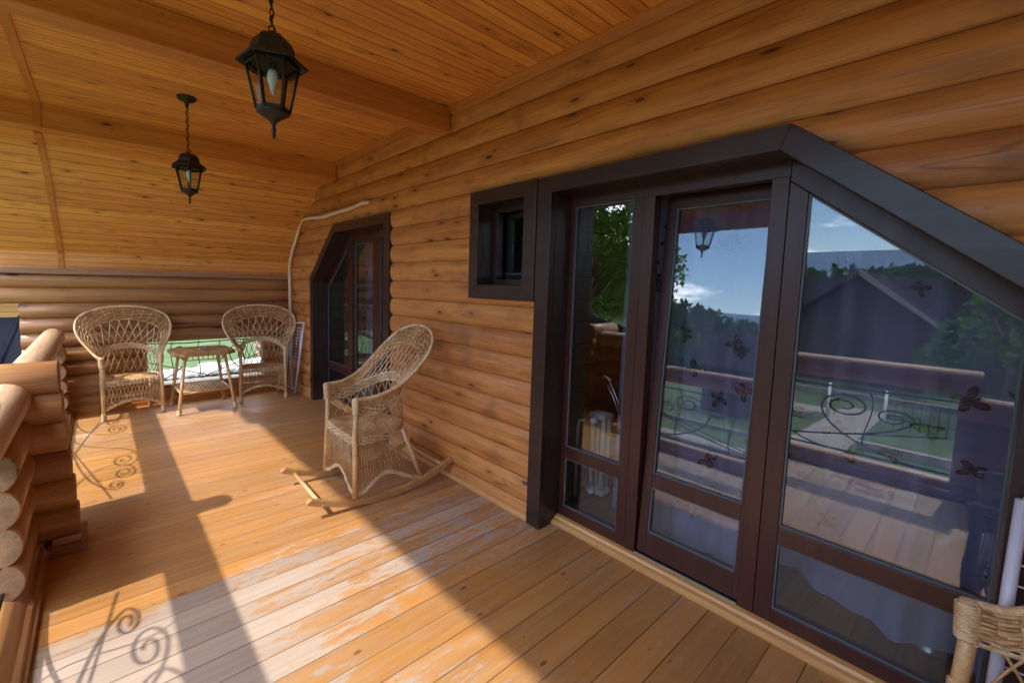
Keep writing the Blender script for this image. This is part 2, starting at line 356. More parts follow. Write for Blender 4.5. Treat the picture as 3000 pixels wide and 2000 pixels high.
def floor_mat():
    m, nt, out = newmat('worn_varnished_deck'); g = G(nt)
    tc = g.n('ShaderNodeTexCoord'); sp = g.n('ShaderNodeSeparateXYZ'); g.l(tc.outputs['Object'], sp.inputs[0])
    X, Y = sp.outputs[0], sp.outputs[1]
    pitch = 0.1235
    u = g.math('DIVIDE', g.math('SUBTRACT', Y, -0.01), pitch); idx = g.math('FLOOR', u); fr = g.math('FRACT', u)
    w1 = g.n('ShaderNodeTexWhiteNoise', noise_dimensions='1D'); g.l(idx, w1.inputs['W']); rnd = w1.outputs['Value']
    xs = g.math('ADD', X, g.math('MULTIPLY', rnd, 23.0))
    v1 = g.comb(g.math('MULTIPLY', xs, 1.3), g.math('MULTIPLY', Y, 30), 0.0); nf = g.noise(v1, 1.0, 5, 0.65, 0.5)
    v2 = g.comb(g.math('MULTIPLY', xs, 0.8), g.math('MULTIPLY', Y, 7), 0.0); nm = g.noise(v2, 1.0, 3, 0.6, 0.7)
    grain = g.smooth(g.math('ADD', g.math('MULTIPLY', nf, 0.6), g.math('MULTIPLY', nm, 0.5)), 0.38, 0.74)
    col = g.mix(grain, (0.53,0.272,0.090), (0.40,0.178,0.050))
    pz = g.noise(g.comb(g.math('MULTIPLY', xs, 1.6), g.math('MULTIPLY', Y, 5), 7.7), 1.0, 5, 0.7, 0.8)
    col = g.mix(g.math('MULTIPLY', g.smooth(pz, 0.46, 0.62), 0.55), col, (0.52,0.235,0.058))
    ns = g.noise(g.comb(g.math('MULTIPLY', xs, 30), g.math('MULTIPLY', Y, 45), 1.0), 1.0, 2, 0.5)
    col = g.mix(g.math('MULTIPLY', g.smooth(ns, 0.69, 0.76), 0.65), col, (0.10,0.045,0.02))
    kv = g.comb(g.math('MULTIPLY', xs, 5.0), g.math('MULTIPLY', Y, 12), 0.0)
    vo = g.n('ShaderNodeTexVoronoi'); vo.inputs['Scale'].default_value = 1.0; g.l(kv, vo.inputs['Vector'])
    sc = g.n('ShaderNodeSeparateColor'); g.l(vo.outputs['Color'], sc.inputs[0])
    k = g.math('MULTIPLY', g.smooth(vo.outputs['Distance'], 0.06, 0.13, 1.0, 0.0), g.math('GREATER_THAN', sc.outputs[0], 0.45))
    col = g.mix(g.math('MULTIPLY', k, 0.8), col, (0.12,0.04,0.015))
    # varnish worn through to grey bare wood
    wv = g.comb(g.math('MULTIPLY', xs, 2.6), g.math('MULTIPLY', Y, 9), 0.0); wz1 = g.noise(wv, 1.0, 7, 0.78, 1.2)
    wv2 = g.comb(g.math('MULTIPLY', xs, 9), g.math('MULTIPLY', Y, 55), 0.0); wz2 = g.noise(wv2, 1.0, 4, 0.7, 0.3)
    wz = g.math('ADD', g.math('MULTIPLY', wz1, 0.68), g.math('MULTIPLY', wz2, 0.32))
    big = g.noise(g.comb(g.math('MULTIPLY', X, 0.9), g.math('MULTIPLY', Y, 0.9), 3.3), 1.0, 2, 0.5)
    traffic = g.math('ADD', g.math('MULTIPLY', g.smooth(Y, 1.6, 2.62, 0.0, 1.0), g.smooth(Y, 2.62, 3.1, 1.0, 0.55)), 0.0)
    nearl = g.math('MULTIPLY', g.smooth(X, 0.15, 1.1, 1.0, 0.0), g.smooth(Y, 2.29, 2.33, 1.0, 0.0))
    thr = g.math('ADD', wz, g.math('ADD', g.math('MULTIPLY', g.math('SUBTRACT', big, 0.5), 0.35), g.math('ADD', g.math('MULTIPLY', g.math('MULTIPLY', g.smooth(Y, 1.35, 1.95, 0.0, 1.0), g.smooth(Y, 2.33, 2.36, 1.0, 0.0)), 0.115), g.math('MULTIPLY', nearl, 0.092))))
    worn = g.smooth(g.math('ADD', thr, g.math('MULTIPLY', g.math('SUBTRACT', rnd, 0.5), 0.07)), 0.572, 0.632)
    bare = g.mix(nf, (0.52,0.46,0.40), (0.34,0.28,0.235))
    col = g.mix(g.math('MULTIPLY', g.smooth(thr, 0.44, 0.60), 0.22), col, bare)
    col = g.mix(g.math('MULTIPLY', worn, 0.78), col, bare)
    hs = g.n('ShaderNodeHueSaturation'); g.l(col, hs.inputs['Color']); g.l(g.math('ADD', 0.88, g.math('MULTIPLY', rnd, 0.24)), hs.inputs['Value']); col = hs.outputs[0]
    e = g.math('MINIMUM', fr, g.math('SUBTRACT', 1.0, fr))
    gwid = g.math('ADD', 0.011, g.math('MULTIPLY', g.math('POWER', rnd, 2.0), 0.020))
    gap = g.math('SUBTRACT', 1.0, g.smooth(g.math('DIVIDE', e, gwid), 0.55, 1.25))
    col = g.mix(g.math('MULTIPLY', gap, 0.75), col, (0.06,0.027,0.012))
    edge = g.smooth(e, 0.0, 0.12, 0.0, 1.0)
    bump = g.math('ADD', g.math('MULTIPLY', nf, 0.18), g.math('SUBTRACT', g.math('MULTIPLY', edge, 0.25), g.math('MULTIPLY', gap, 1.2)))
    rough = g.math('ADD', g.math('ADD', 0.34, g.math('MULTIPLY', worn, 0.22)), g.math('MULTIPLY', nm, 0.1))
    bsdf(g, out, col, rough, bump, 0.35, 0.005, 0.5); return m
m_floor = floor_mat()

# ---------------------------------------------------------------- the veranda: floor and ceiling
fb = MB(); fb.box(-0.62, 2.225, -1.2, 6.4, -0.22, 0.0)
o = fb.build('floor', m_floor); tag(o, kind='structure')
CZ = 2.79; EAVE = -0.955
cb_ = MB(); cb_.box(EAVE, 2.35, -1.3, 4.67, CZ, CZ+0.12)
o = cb_.build('ceiling', m_ceil); tag(o, kind='structure')
# low soffit and slope beyond the second beam
cs = MB()
cs.box(EAVE, 2.2, 4.80, 5.2, 2.60, 2.72)
o = cs.build('ceiling_soffit', m_ceil); tag(o, kind='structure')
cs = MB()
cs.prism([(5.2,2.60),(6.285,1.74),(6.285,1.56),(6.45,1.56),(6.45,1.78),(5.2,2.77)], EAVE, 2.2, 'x')
o = cs.build('sloped_ceiling', m_slope); tag(o, kind='structure')
m_roof = plain('dark_roof_sheet', (0.05,0.05,0.055), 0.6, 0.0)
rf = MB(); rf.prism([(-1.6,CZ+0.122),(5.3,CZ+0.122),(6.9,1.6),(7.0,1.7),(5.3,CZ+0.3),(-1.6,CZ+0.3)], EAVE, 9.0, 'x')
tag(rf.build('veranda_roof', m_roof), 'dark roof slab over the timber veranda', 'roof')

# beams
def beam(y0, y1, z0, z1, x0, x1, label):
    b = MB(); b.box(x0, x1, y0, y1, z0, z1)
    o = b.build('ceiling_beam', m_beam, bevel=0.006); tag(o, label, 'beam', 'timber beams across the ceiling'); return o
beam(2.65, 2.78, 2.61, CZ-0.002, -0.79, 2.045, 'orange timber beam across the ceiling just behind the big near lantern')
beam(4.67, 4.797, 2.602, CZ+0.1, -0.95, 2.045, 'orange timber beam across the ceiling behind the small far lantern')
b = MB(); b.box(-0.835, -0.795, -1.2, 4.67, 2.60, CZ-0.002); b.box(-0.85, -0.78, -1.2, 4.67, 2.585, 2.60)
tag(b.build('eave_beam', m_beamy), 'timber fascia beam along the open eave seen reflected above the lantern in the door glass', 'beam')
# battens on the ceiling
bt = MB()
def strip(pts, w=0.045, t=0.014):
    for a, b in zip(pts[:-1], pts[1:]):
        a, b = Vector(a), Vector(b); d = (b-a).normalized(); nrm = Vector((1,0,0)).cross(d).normalized()
        if nrm.z > 0: nrm = -nrm
        if abs(d.z) > .99: nrm = Vector((0,-1,0))
        vs = []
        for q in (a, b):
            for sx, k in ((-1,0),(1,0),(1,1),(-1,1)): vs.append(q+Vector((sx*w/2,0,0))+nrm*(t*k))
        bt.add(vs, [(0,3,2,1),(4,5,6,7),(0,1,5,4),(1,2,6,5),(2,3,7,6),(3,0,4,7)])
strip([(-0.31,2.78,CZ),(-0.31,4.67,CZ)]); strip([(-0.31,4.67,CZ),(-0.31,4.67,2.602)]); strip([(-0.32,4.80,2.60),(-0.33,5.2,2.60),(-0.315,5.5,2.36),(-0.30,6.285,1.74)]); strip([(-0.30,6.285,1.74),(-0.30,6.285,1.57)])
tag(bt.build('ceiling_batten', m_batten), 'long thin batten running down the ceiling boards at the left', 'batten')
# moulding between ceiling and wall, baseboard and threshold
def moulding(name, y0, y1, prof, mat, label, cat, bev=0):
    b = MB(); vs = [(x, y0, z) for x, z in prof]+[(x, y1, z) for x, z in prof]; n = len(prof)
    b.add(vs, [tuple(range(n)), tuple(range(n, 2*n))[::-1]]+[(i, n+i, n+(i+1) % n, (i+1) % n) for i in range(n)])
    return tag(b.build(name, mat), label, cat)
cv = [(2.10,CZ),(2.02,CZ),(2.022,CZ-0.012),(2.036,CZ-0.022),(2.045,CZ-0.042),(2.055,CZ-0.05),(2.10,CZ-0.05)]
moulding('ceiling_moulding', -1.2, 2.65, cv, m_batten, 'pale moulding along the ceiling edge in front of the near beam', 'moulding')
moulding('ceiling_moulding', 2.78, 4.67, cv, m_batten, 'pale moulding along the ceiling edge between the two beams', 'moulding')
bp = [(2.10,0.001),(2.045,0.001),(2.043,0.014),(2.05,0.026),(2.056,0.05),(2.062,0.056),(2.10,0.056)]
moulding('baseboard', 1.775, 3.50, bp, m_trim, 'wooden baseboard below the log wall beside the rocking chair', 'baseboard')
moulding('baseboard', 5.47, 6.2, bp, m_trim, 'wooden baseboard in the corner behind the white drying rack', 'baseboard')
th = [(2.235,0.001),(2.160,0.001),(2.158,0.012),(2.172,0.026),(2.192,0.032),(2.200,0.044),(2.222,0.048),(2.235,0.048)]
moulding('threshold', -0.16, 1.70, th, m_trim, 'pale wooden threshold moulding below the large glazed doors', 'threshold')
moulding('threshold', 3.60, 5.36, th, m_trim, 'wooden threshold moulding below the far glazed doors', 'threshold')

# ---------------------------------------------------------------- the log wall with its openings
XW = 2.078; BULGE = 0.026
def opening_main(z):
    if z > 2.085: return None
    sl = lambda z: 0.54-(2.085-z)/0.83
    return (max(-0.17, sl(z)) if z > 1.5 else -0.13, 1.72)
def opening_far(z):
    if z > 2.07: return None
    return (3.56, min(5.42, 4.75+(2.07-z)/0.83) if z > 1.5 else 5.42)
def opening_small(z):
    if z < 1.45 or z > 2.09: return None
    return (1.835, 2.35)
def spans(z, y0, y1):
    sp_ = [(y0, y1)]
    for op in (opening_main(z), opening_far(z), opening_small(z)):
        if not op: continue
        n2 = []
        for a, b in sp_:
            if op[1] <= a or op[0] >= b: n2.append((a, b)); continue
            if op[0] > a: n2.append((a, op[0]))
            if op[1] < b: n2.append((op[1], b))
        sp_ = n2
    return sp_
def wall_top(y):
    return CZ if y < 5.2 else max(1.5, 2.60-(y-5.2)*0.79)
def build_wall():
    v = []; f = []; nr = []
    NS = 14
    k0 = -8; k1 = 11
    for k in range(k0, k1):
        zb = Z_J+k*P_LOG; R = (P_LOG/2)**2/(2*BULGE)+BULGE/2
        for j in range(NS):
            za = zb+P_LOG*j/NS; zc = zb+P_LOG*(j+1)/NS
            if zc < -0.01 or za > CZ+0.02: continue
            def prof(z):
                t = (z-zb)/P_LOG*2-1; t = max(-1, min(1, t))
                b = BULGE*(1-abs(t)**2.0)+0.0
                if abs(t) > 0.94: b -= (abs(t)-0.94)/0.06*0.006
                return XW-b
            def nrm(z):
                e = 0.002
                lo = max(zb+1e-5, z-e); hi = min(zb+P_LOG-1e-5, z+e)
                dx = prof(hi)-prof(lo); dz = hi-lo
                n_ = Vector((-dz, 0, dx)).normalized(); return n_
            zm = (za+zc)/2
            for a, b in spans(zm, -1.2, 6.3):
                i = len(v)
                v += [(prof(za), a, za), (prof(za), b, za), (prof(zc), b, zc), (prof(zc), a, zc)]
                f.append((i, i+3, i+2, i+1)); n1, n2 = nrm(za), nrm(zc)
                nr += [n1, n2, n2, n1]
    me = bpy.data.meshes.new('log_wall'); me.from_pydata(v, [], f)
    nb = len(v)
    me.materials.append(m_wall)
    me.polygons.foreach_set('use_smooth', [True]*len(f)); me.update()
    me.normals_split_custom_set([tuple(n_) for n_ in nr])
    o = bpy.data.objects.new('log_wall', me); COL.objects.link(o)
    return o
tag(build_wall(), 'long wall of rounded orange larch logs holding the glazed doors', 'wall')
# solid core behind the siding (so that no light leaks)
core = MB()
def corebox(y0, y1, z0, z1): core.box(2.082, 2.20, y0, y1, z0, z1)
corebox(-1.2, -0.17, 0, CZ); corebox(-0.17, 1.72, 2.088, CZ); corebox(1.72, 1.835, 0, CZ); corebox(1.835, 2.35, 0, 1.45); corebox(1.835, 2.35, 2.088, CZ)
corebox(2.35, 3.56, 0, CZ); corebox(3.56, 5.2, 2.088, CZ); corebox(5.42, 6.45, 0, 1.7)
core.prism([(5.2,2.088),(5.2,2.7),(5.42,2.5),(6.45,1.7),(5.42,1.7),(4.95,2.088)], 2.084, 2.199, 'x')
core.prism([(-0.17,1.50),(-0.17,2.085),(0.53,2.085)], 2.084, 2.199, 'x'); core.prism([(5.42,1.50),(4.75,2.085),(5.42,2.085)], 2.084, 2.199, 'x')
tag(core.build('wall_core', m_inner), 'timber backing inside the log wall seen only from indoors', 'wall')

# ---------------------------------------------------------------- end wall of round logs
def cyl_log(b, p0, p1, r, n=24, wob=0.0, mi_end=1, seed=0):
    rn = random.Random(seed); p0, p1 = Vector(p0), Vector(p1); L = (p1-p0).length; k = max(2, int(L/0.35))
    pts = []; rs = []
    ax = (p1-p0).normalized()
    for i in range(k+1):
        t = i/k; pts.append(p0+(p1-p0)*t); rs.append(r*(1+rn.uniform(-wob, wob)))
    # small chamfer at the ends
    pts = [p0, p0+ax*0.006]+pts[1:-1]+[p1-ax*0.006, p1]; rs = [rs[0]-0.006, rs[0]]+rs[1:-1]+[rs[-1], rs[-1]-0.006]
    b.tube(pts, rs, n, caps=False)
    base = len(b.v)-n*len(pts)
    b.uv[len(b.f)] = n; b.f.append([base+i for i in range(n)][::-1]); b.m.append(mi_end); b.sm.append(False)
    b.uv[len(b.f)] = n
    b.f.append([base+(len(pts)-1)*n+i for i in range(n)]); b.m.append(mi_end); b.sm.append(False)
EW = thing('end_wall', 'low end wall of stacked round logs with an opening behind the armchairs', 'wall', (0.6, 6.345, 0))
yE = 6.345; RL = 0.086
zc_list = [1.21-0.158*i for i in range(0, 8)]   # joints
def elog(z, x0, x1, seed):
    b = MB(); cyl_log(b, (x0, yE, z), (x1, yE, z), RL, 24, 0.012, 1, seed); b.build('log', [m_logx, m_logend], EW)
elog(1.446, -2.2, 2.12, 1); elog(1.29, -2.2, 2.12, 2)
sp_z = [1.13, 0.972, 0.814]
for i, z in enumerate(sp_z): elog(z, -0.64, 2.12, 10+i)
OX0, OX1 = 0.41, 1.69
for i, z in enumerate([0.656, 0.498, 0.34, 0.24]):
    elog(z, -0.64, OX0, 20+i); elog(z, OX1, 2.12, 30+i)
elog(0.03, -0.64, 2.12, 40); elog(0.122, -0.64, 2.12, 41)
b = MB(); b.box(-2.2, 2.12, 6.245, 6.43, 1.515, 1.572); b.build('cap_board', m_cap, EW, bevel=0.005)
b = MB(); b.box(OX0-0.02, OX1+0.02, 6.255, 6.43, 0.206, 0.222); b.build('sill_board', m_foam, EW)
b = MB(); b.box(-0.25, 2.05, 6.235, 6.262, 0.001, 0.05); b.build('baseboard', m_batten, EW)

b = MB()
for i in range(10): cyl_log(b, (-0.9, -1.26, 0.03+0.158*i), (2.12, -1.26, 0.03+0.158*i), RL, 20, 0.01, 1, 70+i)
b.box(-0.955, 2.2, -1.32, -1.20, 1.56, CZ-0.003)
tag(b.build('end_wall', [m_logx, m_logend]), 'near end wall of logs and boards behind the camera seen only in reflections', 'wall')
# wrought iron
def spiral(c, r0, turns, a0, sgn=1, n=40, r1=0.012):
    pts = []
    for i in range(n+1):
        t = i/n; a = a0+sgn*turns*2*PI*t; r = r0+(r1-r0)*t**0.85
        pts.append((c[0]+r*math.cos(a), c[1]+r*math.sin(a)))
    return pts
def bez(p0, p1, p2, p3, n=20):
    out = []
    for i in range(n+1):
        t = i/n; u = 1-t
        out.append(tuple(u**3*p0[k]+3*u*u*t*p1[k]+3*u*t*t*p2[k]+t**3*p3[k] for k in (0,1)))
    return out
def railing(name, label, L, H, conv, loc, mirror=False, few=False):
    T = thing(name, label, 'railing', loc, 0, 'wrought iron railings')
    def put(pn, curves, r):
        b = MB()
        for c in curves:
            rr = r
            b.tube([conv(L-u if mirror else u, v) for u, v in c], rr, 6)
        b.build(pn, m_iron, T)
    put('bottom_bar', [[(0,0.035),(L,0.035)]], 0.008)
    put('top_bar', [[(0,H-0.03),(L*0.3,H-0.045),(L,H-0.03)]], 0.007)
    S = L/2.4
    def U(c): return [(u*S, v*H) for u, v in c]
    cur = []
    # large S scrolls with spiral ends, crossing diagonals, leaf stems
    cur.append(U(bez((0.10,0.06),(0.70,0.10),(0.95,0.75),(0.62,0.84))+[(x/1.0, y) for x, y in spiral((0.62,0.68), 0.16, 1.6, PI/2, 1, 36, 0.03)]))
    cur.append(U(bez((1.30,0.06),(0.95,0.20),(0.30,0.30),(0.20,0.62))+spiral((0.32,0.62), 0.12, 1.5, PI, -1, 34, 0.03)))
    cur.append(U(bez((0.75,0.06),(1.25,0.20),(1.15,0.95),(1.60,0.92))+spiral((1.60,0.74), 0.18, 1.7, PI/2, -1, 38, 0.03)))
    cur.append(U(bez((2.30,0.06),(1.70,0.10),(1.45,0.75),(1.90,0.86))+spiral((1.90,0.72), 0.14, 1.5, PI/2, -1, 34, 0.03)))
    cur.append(U(bez((1.10,0.06),(1.60,0.16),(2.10,0.30),(2.22,0.60))+spiral((2.12,0.60), 0.10, 1.4, 0, 1, 30, 0.03)))
    if few: cur = [cur[0], cur[3]]
    for c in cur: put('scroll', [c], 0.0068)
    put('diagonal_bar', [U([(0.02,0.50),(1.30,0.05)])], 0.0055); put('diagonal_bar', [U([(2.38,0.55),(1.05,0.05)])], 0.0055)
    for u in (0.46, 1.0, 1.45, 1.98):
        put('curved_bar', [U(bez((u,0.05),(u+0.09,0.35),(u-0.09,0.65),(u+0.02,0.95)))], 0.005)
    return T
railing('iron_railing', 'black wrought iron scroll railing in the end wall opening behind the wicker table', OX1-OX0, 0.52, lambda u, v: (OX0+u, 6.36, 0.222+v), ((OX0+OX1)/2, 6.36, 0.222), few=True)

# ---------------------------------------------------------------- parapet, pillars, handrail
XR = -0.385; RR = 0.093
b = MB(); cyl_log(b, (XR-0.008, -1.2, 0.022), (XR-0.008, 6.22, 0.022), RR+0.012, 28, 0.01, 1, 3)
tag(b.build('parapet_log', [m_logy, m_logend]), 'low log kerb along the left edge of the veranda floor', 'log')
moulding('baseboard', -1.2, 3.10, [(-0.30,0.001),(-0.262,0.001),(-0.262,0.03),(-0.275,0.036),(-0.28,0.06),(-0.30,0.066)], m_logy, 'dark wooden baseboard at the foot of the near left parapet', 'baseboard')
moulding('baseboard', 3.24, 6.25, [(-0.30,0.001),(-0.262,0.001),(-0.262,0.03),(-0.275,0.036),(-0.28,0.06),(-0.30,0.066)], m_logy, 'wooden baseboard at the foot of the far left parapet', 'baseboard')
b = MB(); cyl_log(b, (XR, 0.0, 0.865), (XR, 6.10, 0.865), RR, 32, 0.012, 1, 5)
tag(b.build('handrail_log', [m_rail, m_logend]), 'pale weathered round log handrail running along the left side', 'handrail')
def pillar(y0, y1, yx, label, xlogs=True, x1=-0.165):
    T = thing('log_pillar', label, 'pillar', (XR, (y0+y1)/2, 0), 0, 'crossed log pillars of the balustrade')
    for i, z in enumerate((0.190, 0.352, 0.514, 0.676)):
        b = MB(); cyl_log(b, (XR, y0, z), (XR, y1, z), RR, 28, 0.012, 1, int(y0*10)+i); b.build('log', [m_logy, m_logend], T)
    if xlogs:
        for i, z in enumerate((0.155, 0.315, 0.477, 0.638, 0.797, 0.955)):
            xe = x1+0.05*(1-i/5.0)-0.02
            b = MB(); cyl_log(b, (-0.72, yx, z), (xe, yx, z), 0.0905, 28, 0.01, 1, 50+i+int(yx*7)); b.build('cross_log', [m_logx, m_logend], T)
        b = MB(); b.box(-0.26, x1+0.045, yx-0.115, yx-0.085, 0.001, 0.055); b.build('base_trim', m_logx, T)
        b = MB(); b.box(x1+0.035, x1+0.06, yx-0.112, yx+0.08, 0.001, 0.085); b.build('end_trim', m_logy, T)
    return T
pillar(2.55, 3.63, 3.172, 'crossed log pillar rising at the left edge of the photo')
pillar(5.98, 6.25, 6.3, 'stub of short log ends against the end wall beside the left armchair', False)
pillar(-1.15, 0.10, -0.43, 'crossed log pillar at the near end seen only in the door glass')
railing('iron_railing', 'black wrought iron scroll railing in the near left opening casting curly shadows', 2.43, 0.62, lambda u, v: (XR+0.02, 0.11+u, 0.125+v), (XR, 1.3, 0.125))
railing('iron_railing', 'black wrought iron scroll railing in the far left opening beyond the pillar', 2.34, 0.62, lambda u, v: (XR+0.02, 3.635+u, 0.125+v), (XR, 4.8, 0.125), True)

# ---------------------------------------------------------------- windows
def bar(b, p0, p1, w0, w1, x0, x1, mi=0):
    """flat bar in the y-z plane from p0 to p1, widths to either side, x extent"""
    p0, p1 = Vector(p0), Vector(p1); d = (p1-p0).normalized(); n_ = Vector((-d.y, d.x))
    q = [p0+n_*w0, p1+n_*w0, p1-n_*w1, p0-n_*w1]
    b.prism([(a.x, a.y) for a in q], x0, x1, 'x', mi)
def poly_ring(b, outer, inner, x0, x1, mi=0):
    n = len(outer)
    for i in range(n):
        j = (i+1) % n
        b.prism([outer[i], outer[j], inner[j], inner[i]], x0, x1, 'x', mi)
GX = 2.228
def quadring(y0, y1, z0, z1, t):
    return [(y0,z0),(y1,z0),(y1,z1),(y0,z1)], [(y0+t,z0+t),(y1-t,z0+t),(y1-t,z1-t),(y0+t,z1-t)]
def pane(T, poly, x=GX+0.018, name='glass_pane'):
    b = MB(); b.prism(poly, x, x+0.006, 'x'); return b.build(name, m_glass, T)
def gasket(b, poly, x0=GX-0.001, x1=GX+0.02, t=0.007):
    cy = sum(p[0] for p in poly)/len(poly); n = len(poly)
    # inset polygon
    ins = inset(poly, t)
    poly_ring(b, poly, ins, x0, x1)
def inset(poly, t):
    n = len(poly); area = sum(poly[i][0]*poly[(i+1) % n][1]-poly[(i+1) % n][0]*poly[i][1] for i in range(n)); s = 1 if area > 0 else -1
    lines = []
    for i in range(n):
        a = Vector(poly[i]); c = Vector(poly[(i+1) % n]); d = (c-a).normalized(); nn = Vector((-d.y, d.x))*s
        lines.append((a+nn*t, d))
    out = []
    for i in range(n):
        p, d = lines[i-1]; q, e = lines[i]
        den = d.x*e.y-d.y*e.x
        k = ((q.x-p.x)*e.y-(q.y-p.y)*e.x)/den; r = p+d*k; out.append((r.x, r.y))
    return out
m_gsk = plain('grey_glazing_gasket', (0.10,0.12,0.14), 0.4)

def door_unit(name, label, mir, far=False):
    """main unit in its own y; the far one is mirrored about 2.645"""
    Y = (lambda y: 5.29-y) if mir else (lambda y: y)
    def PP(poly):
        q = [(Y(y), z) for y, z in poly]
        return q[::-1] if mir else q
    T = thing(name, label, 'door', (2.1, Y(0.8), 0), 0, 'glazed door units in the log wall')
    # casing boards: front boards + reveal
    out = [(1.775,0.0),(1.775,2.132),(0.54,2.132),(-0.165,1.547),(-0.165,0.0)]
    inn = [(1.672,0.0),(1.672,2.040),(0.572,2.040),(-0.075,1.503),(-0.075,0.0)]
    def seg(i, j, nm):
        b = MB(); b.prism(PP([out[i], out[j], inn[j], inn[i]]), 2.036, 2.085, 'x')
        # reveal return
        b.prism(PP([inn[i], inn[j], (inn[j][0]+(out[j][0]-inn[j][0])*0.3, inn[j][1]+(out[j][1]-inn[j][1])*0.3), (inn[i][0]+(out[i][0]-inn[i][0])*0.3, inn[i][1]+(out[i][1]-inn[i][1])*0.3)]), 2.0855, GX+0.04, 'x')
        b.build(nm, m_casing, T, bevel=0.003)
    seg(0, 1, 'casing'); seg(1, 2, 'casing'); seg(2, 3, 'casing'); seg(3, 4, 'casing')
    # frame members
    fx0, fx1 = GX, GX+0.065
    b = MB()
    b.prism(PP([(1.672,0.03),(1.672,2.025),(1.640,1.978),(1.640,0.03)]), fx0, fx1, 'x')              # left jamb
    b.prism(PP([(1.700,2.060),(0.577,2.060),(0.577,1.975),(1.640,1.975)]), fx0, fx1, 'x')
    b.prism(PP([(1.640,0.03),(1.270,0.03),(1.270,0.110),(1.640,0.110)]), fx0, fx1, 'x')
    b.prism(PP([(1.640,0.425),(1.270,0.425),(1.270,0.500),(1.640,0.500)]), fx0, fx1, 'x')
    b.prism(PP([(1.270,0.03),(1.214,0.03),(1.214,1.975),(1.270,1.975)]), fx0, fx1, 'x')
    b.prism(PP([(1.212,0.03),(1.150,0.03),(1.150,1.975),(1.212,1.975)]), fx0-0.002, fx1, 'x')
    b.prism(PP([(0.642,0.03),(0.579,0.03),(0.579,1.975),(0.642,1.975)]), fx0-0.002, fx1, 'x')
    b.build('frame', m_frame, T, bevel=0.002)
    # right light
    b = MB()
    sl = lambda y: 1.895-(0.508-y)*0.815
    b.prism(PP([(0.577,0.03),(0.512,0.03),(0.512,1.900),(0.577,1.955)]), fx0, fx1, 'x')
    b.prism(PP([(0.577,2.040),(0.577,1.957),(-0.075,sl(-0.075)),(-0.135,1.52)]), fx0+0.001, fx1, 'x')
    b.prism(PP([(-0.075,0.03),(-0.12,0.03),(-0.12,1.55),(-0.075,sl(-0.075))]), fx0, fx1, 'x')
    b.prism(PP([(0.512,0.03),(-0.075,0.03),(-0.075,0.110),(0.512,0.110)]), fx0, fx1, 'x')
    b.prism(PP([(0.512,0.408),(-0.075,0.408),(-0.075,0.486),(0.512,0.486)]), fx0, fx1, 'x')
    b.build('side_frame', m_frame, T, bevel=0.002)
    b = MB(); b.box(GX+0.002, GX+0.06, min(Y(-0.12), Y(1.67)), max(Y(-0.12), Y(1.67)), 0.0, 0.03); b.build('sill', m_frame, T)
    b = MB(); b.box(GX-0.012, GX+0.0, min(Y(0.645), Y(1.148)), max(Y(0.645), Y(1.148)), 0.035, 0.046); b.box(GX-0.004, GX+0.003, min(Y(0.645), Y(1.148)), max(Y(0.645), Y(1.148)), 0.0465, 0.058); b.build('threshold_rail', m_alu, T)
    panes = [[(1.640,0.500),(1.270,0.500),(1.270,1.975),(1.640,1.975)], [(1.640,0.110),(1.270,0.110),(1.270,0.425),(1.640,0.425)],
             [(0.512,0.486),(-0.075,0.486),(-0.075,sl(-0.075)),(0.512,1.898)], [(0.512,0.110),(-0.075,0.110),(-0.075,0.408),(0.512,0.408)]]
    for p in panes:
        gk = MB(); pane(T, PP(p)); gasket(gk, PP(p), GX+0.008, GX+0.017)
        gk.build('gasket', m_gsk, T)
    # tilting sash
    S = bpy.data.objects.new('sash', None); COL.objects.link(S)
    b = MB(); s0, s1, t0, t1 = 0.604, 1.143, 0.062, 1.985
    gy0, gy1 = 0.668, 1.095
    b.prism(PP([(s1,t0),(gy1,t0),(gy1,t1),(s1,t1)]), fx0+0.012, fx1+0.01, 'x')
    b.prism(PP([(gy0,t0),(s0,t0),(s0,t1),(gy0,t1)]), fx0+0.012, fx1+0.01, 'x')
    for z0, z1 in ((t0, 0.182), (0.432, 0.508), (1.922, t1)):
        b.prism(PP([(gy1,z0),(gy0,z0),(gy0,z1),(gy1,z1)]), fx0+0.0125, fx1+0.01, 'x')
    bpy.data.objects.remove(S)
    S = b.build('sash', m_frame, T, bevel=0.002)
    sp1 = [(gy1,0.508),(gy0,0.508),(gy0,1.922),(gy1,1.922)]; sp2 = [(gy1,0.182),(gy0,0.182),(gy0,0.432),(gy1,0.432)]
    for p in (sp1, sp2):
        q = MB(); q.prism(PP(p), GX+0.032, GX+0.038, 'x'); q.build('glass_pane', m_glass, S)
    for p in (sp1, sp2):
        q = MB(); gasket(q, PP(p), GX+0.020, GX+0.031); q.build('gasket', m_gsk, S)
    q = MB(); yy = Y(0.635); q.box(fx1+0.01, fx1+0.05, yy-0.012, yy+0.012, 1.02, 1.05); q.box(fx1+0.04, fx1+0.055, yy-0.012, yy+0.012, 0.92, 1.05); q.build('handle', m_alu, S)
    if not far:
        # tilt inwards about the bottom edge
        ang = math.atan2(0.115, 1.90)
        c = Vector((GX+0.03, 0, 0.062)); off = Vector(T['_w'])
        Mx = Matrix.Translation(c-off) @ Matrix.Rotation(ang, 4, 'Y') @ Matrix.Translation(-(c-off))
        S.matrix_local = Mx
    return T
door_unit('glazed_door', 'large dark framed glazed doors with slanted right side and middle sash tilted inwards', False)
door_unit('glazed_door', 'far dark framed glazed doors with slanted left side behind the rocking chair', True, True)

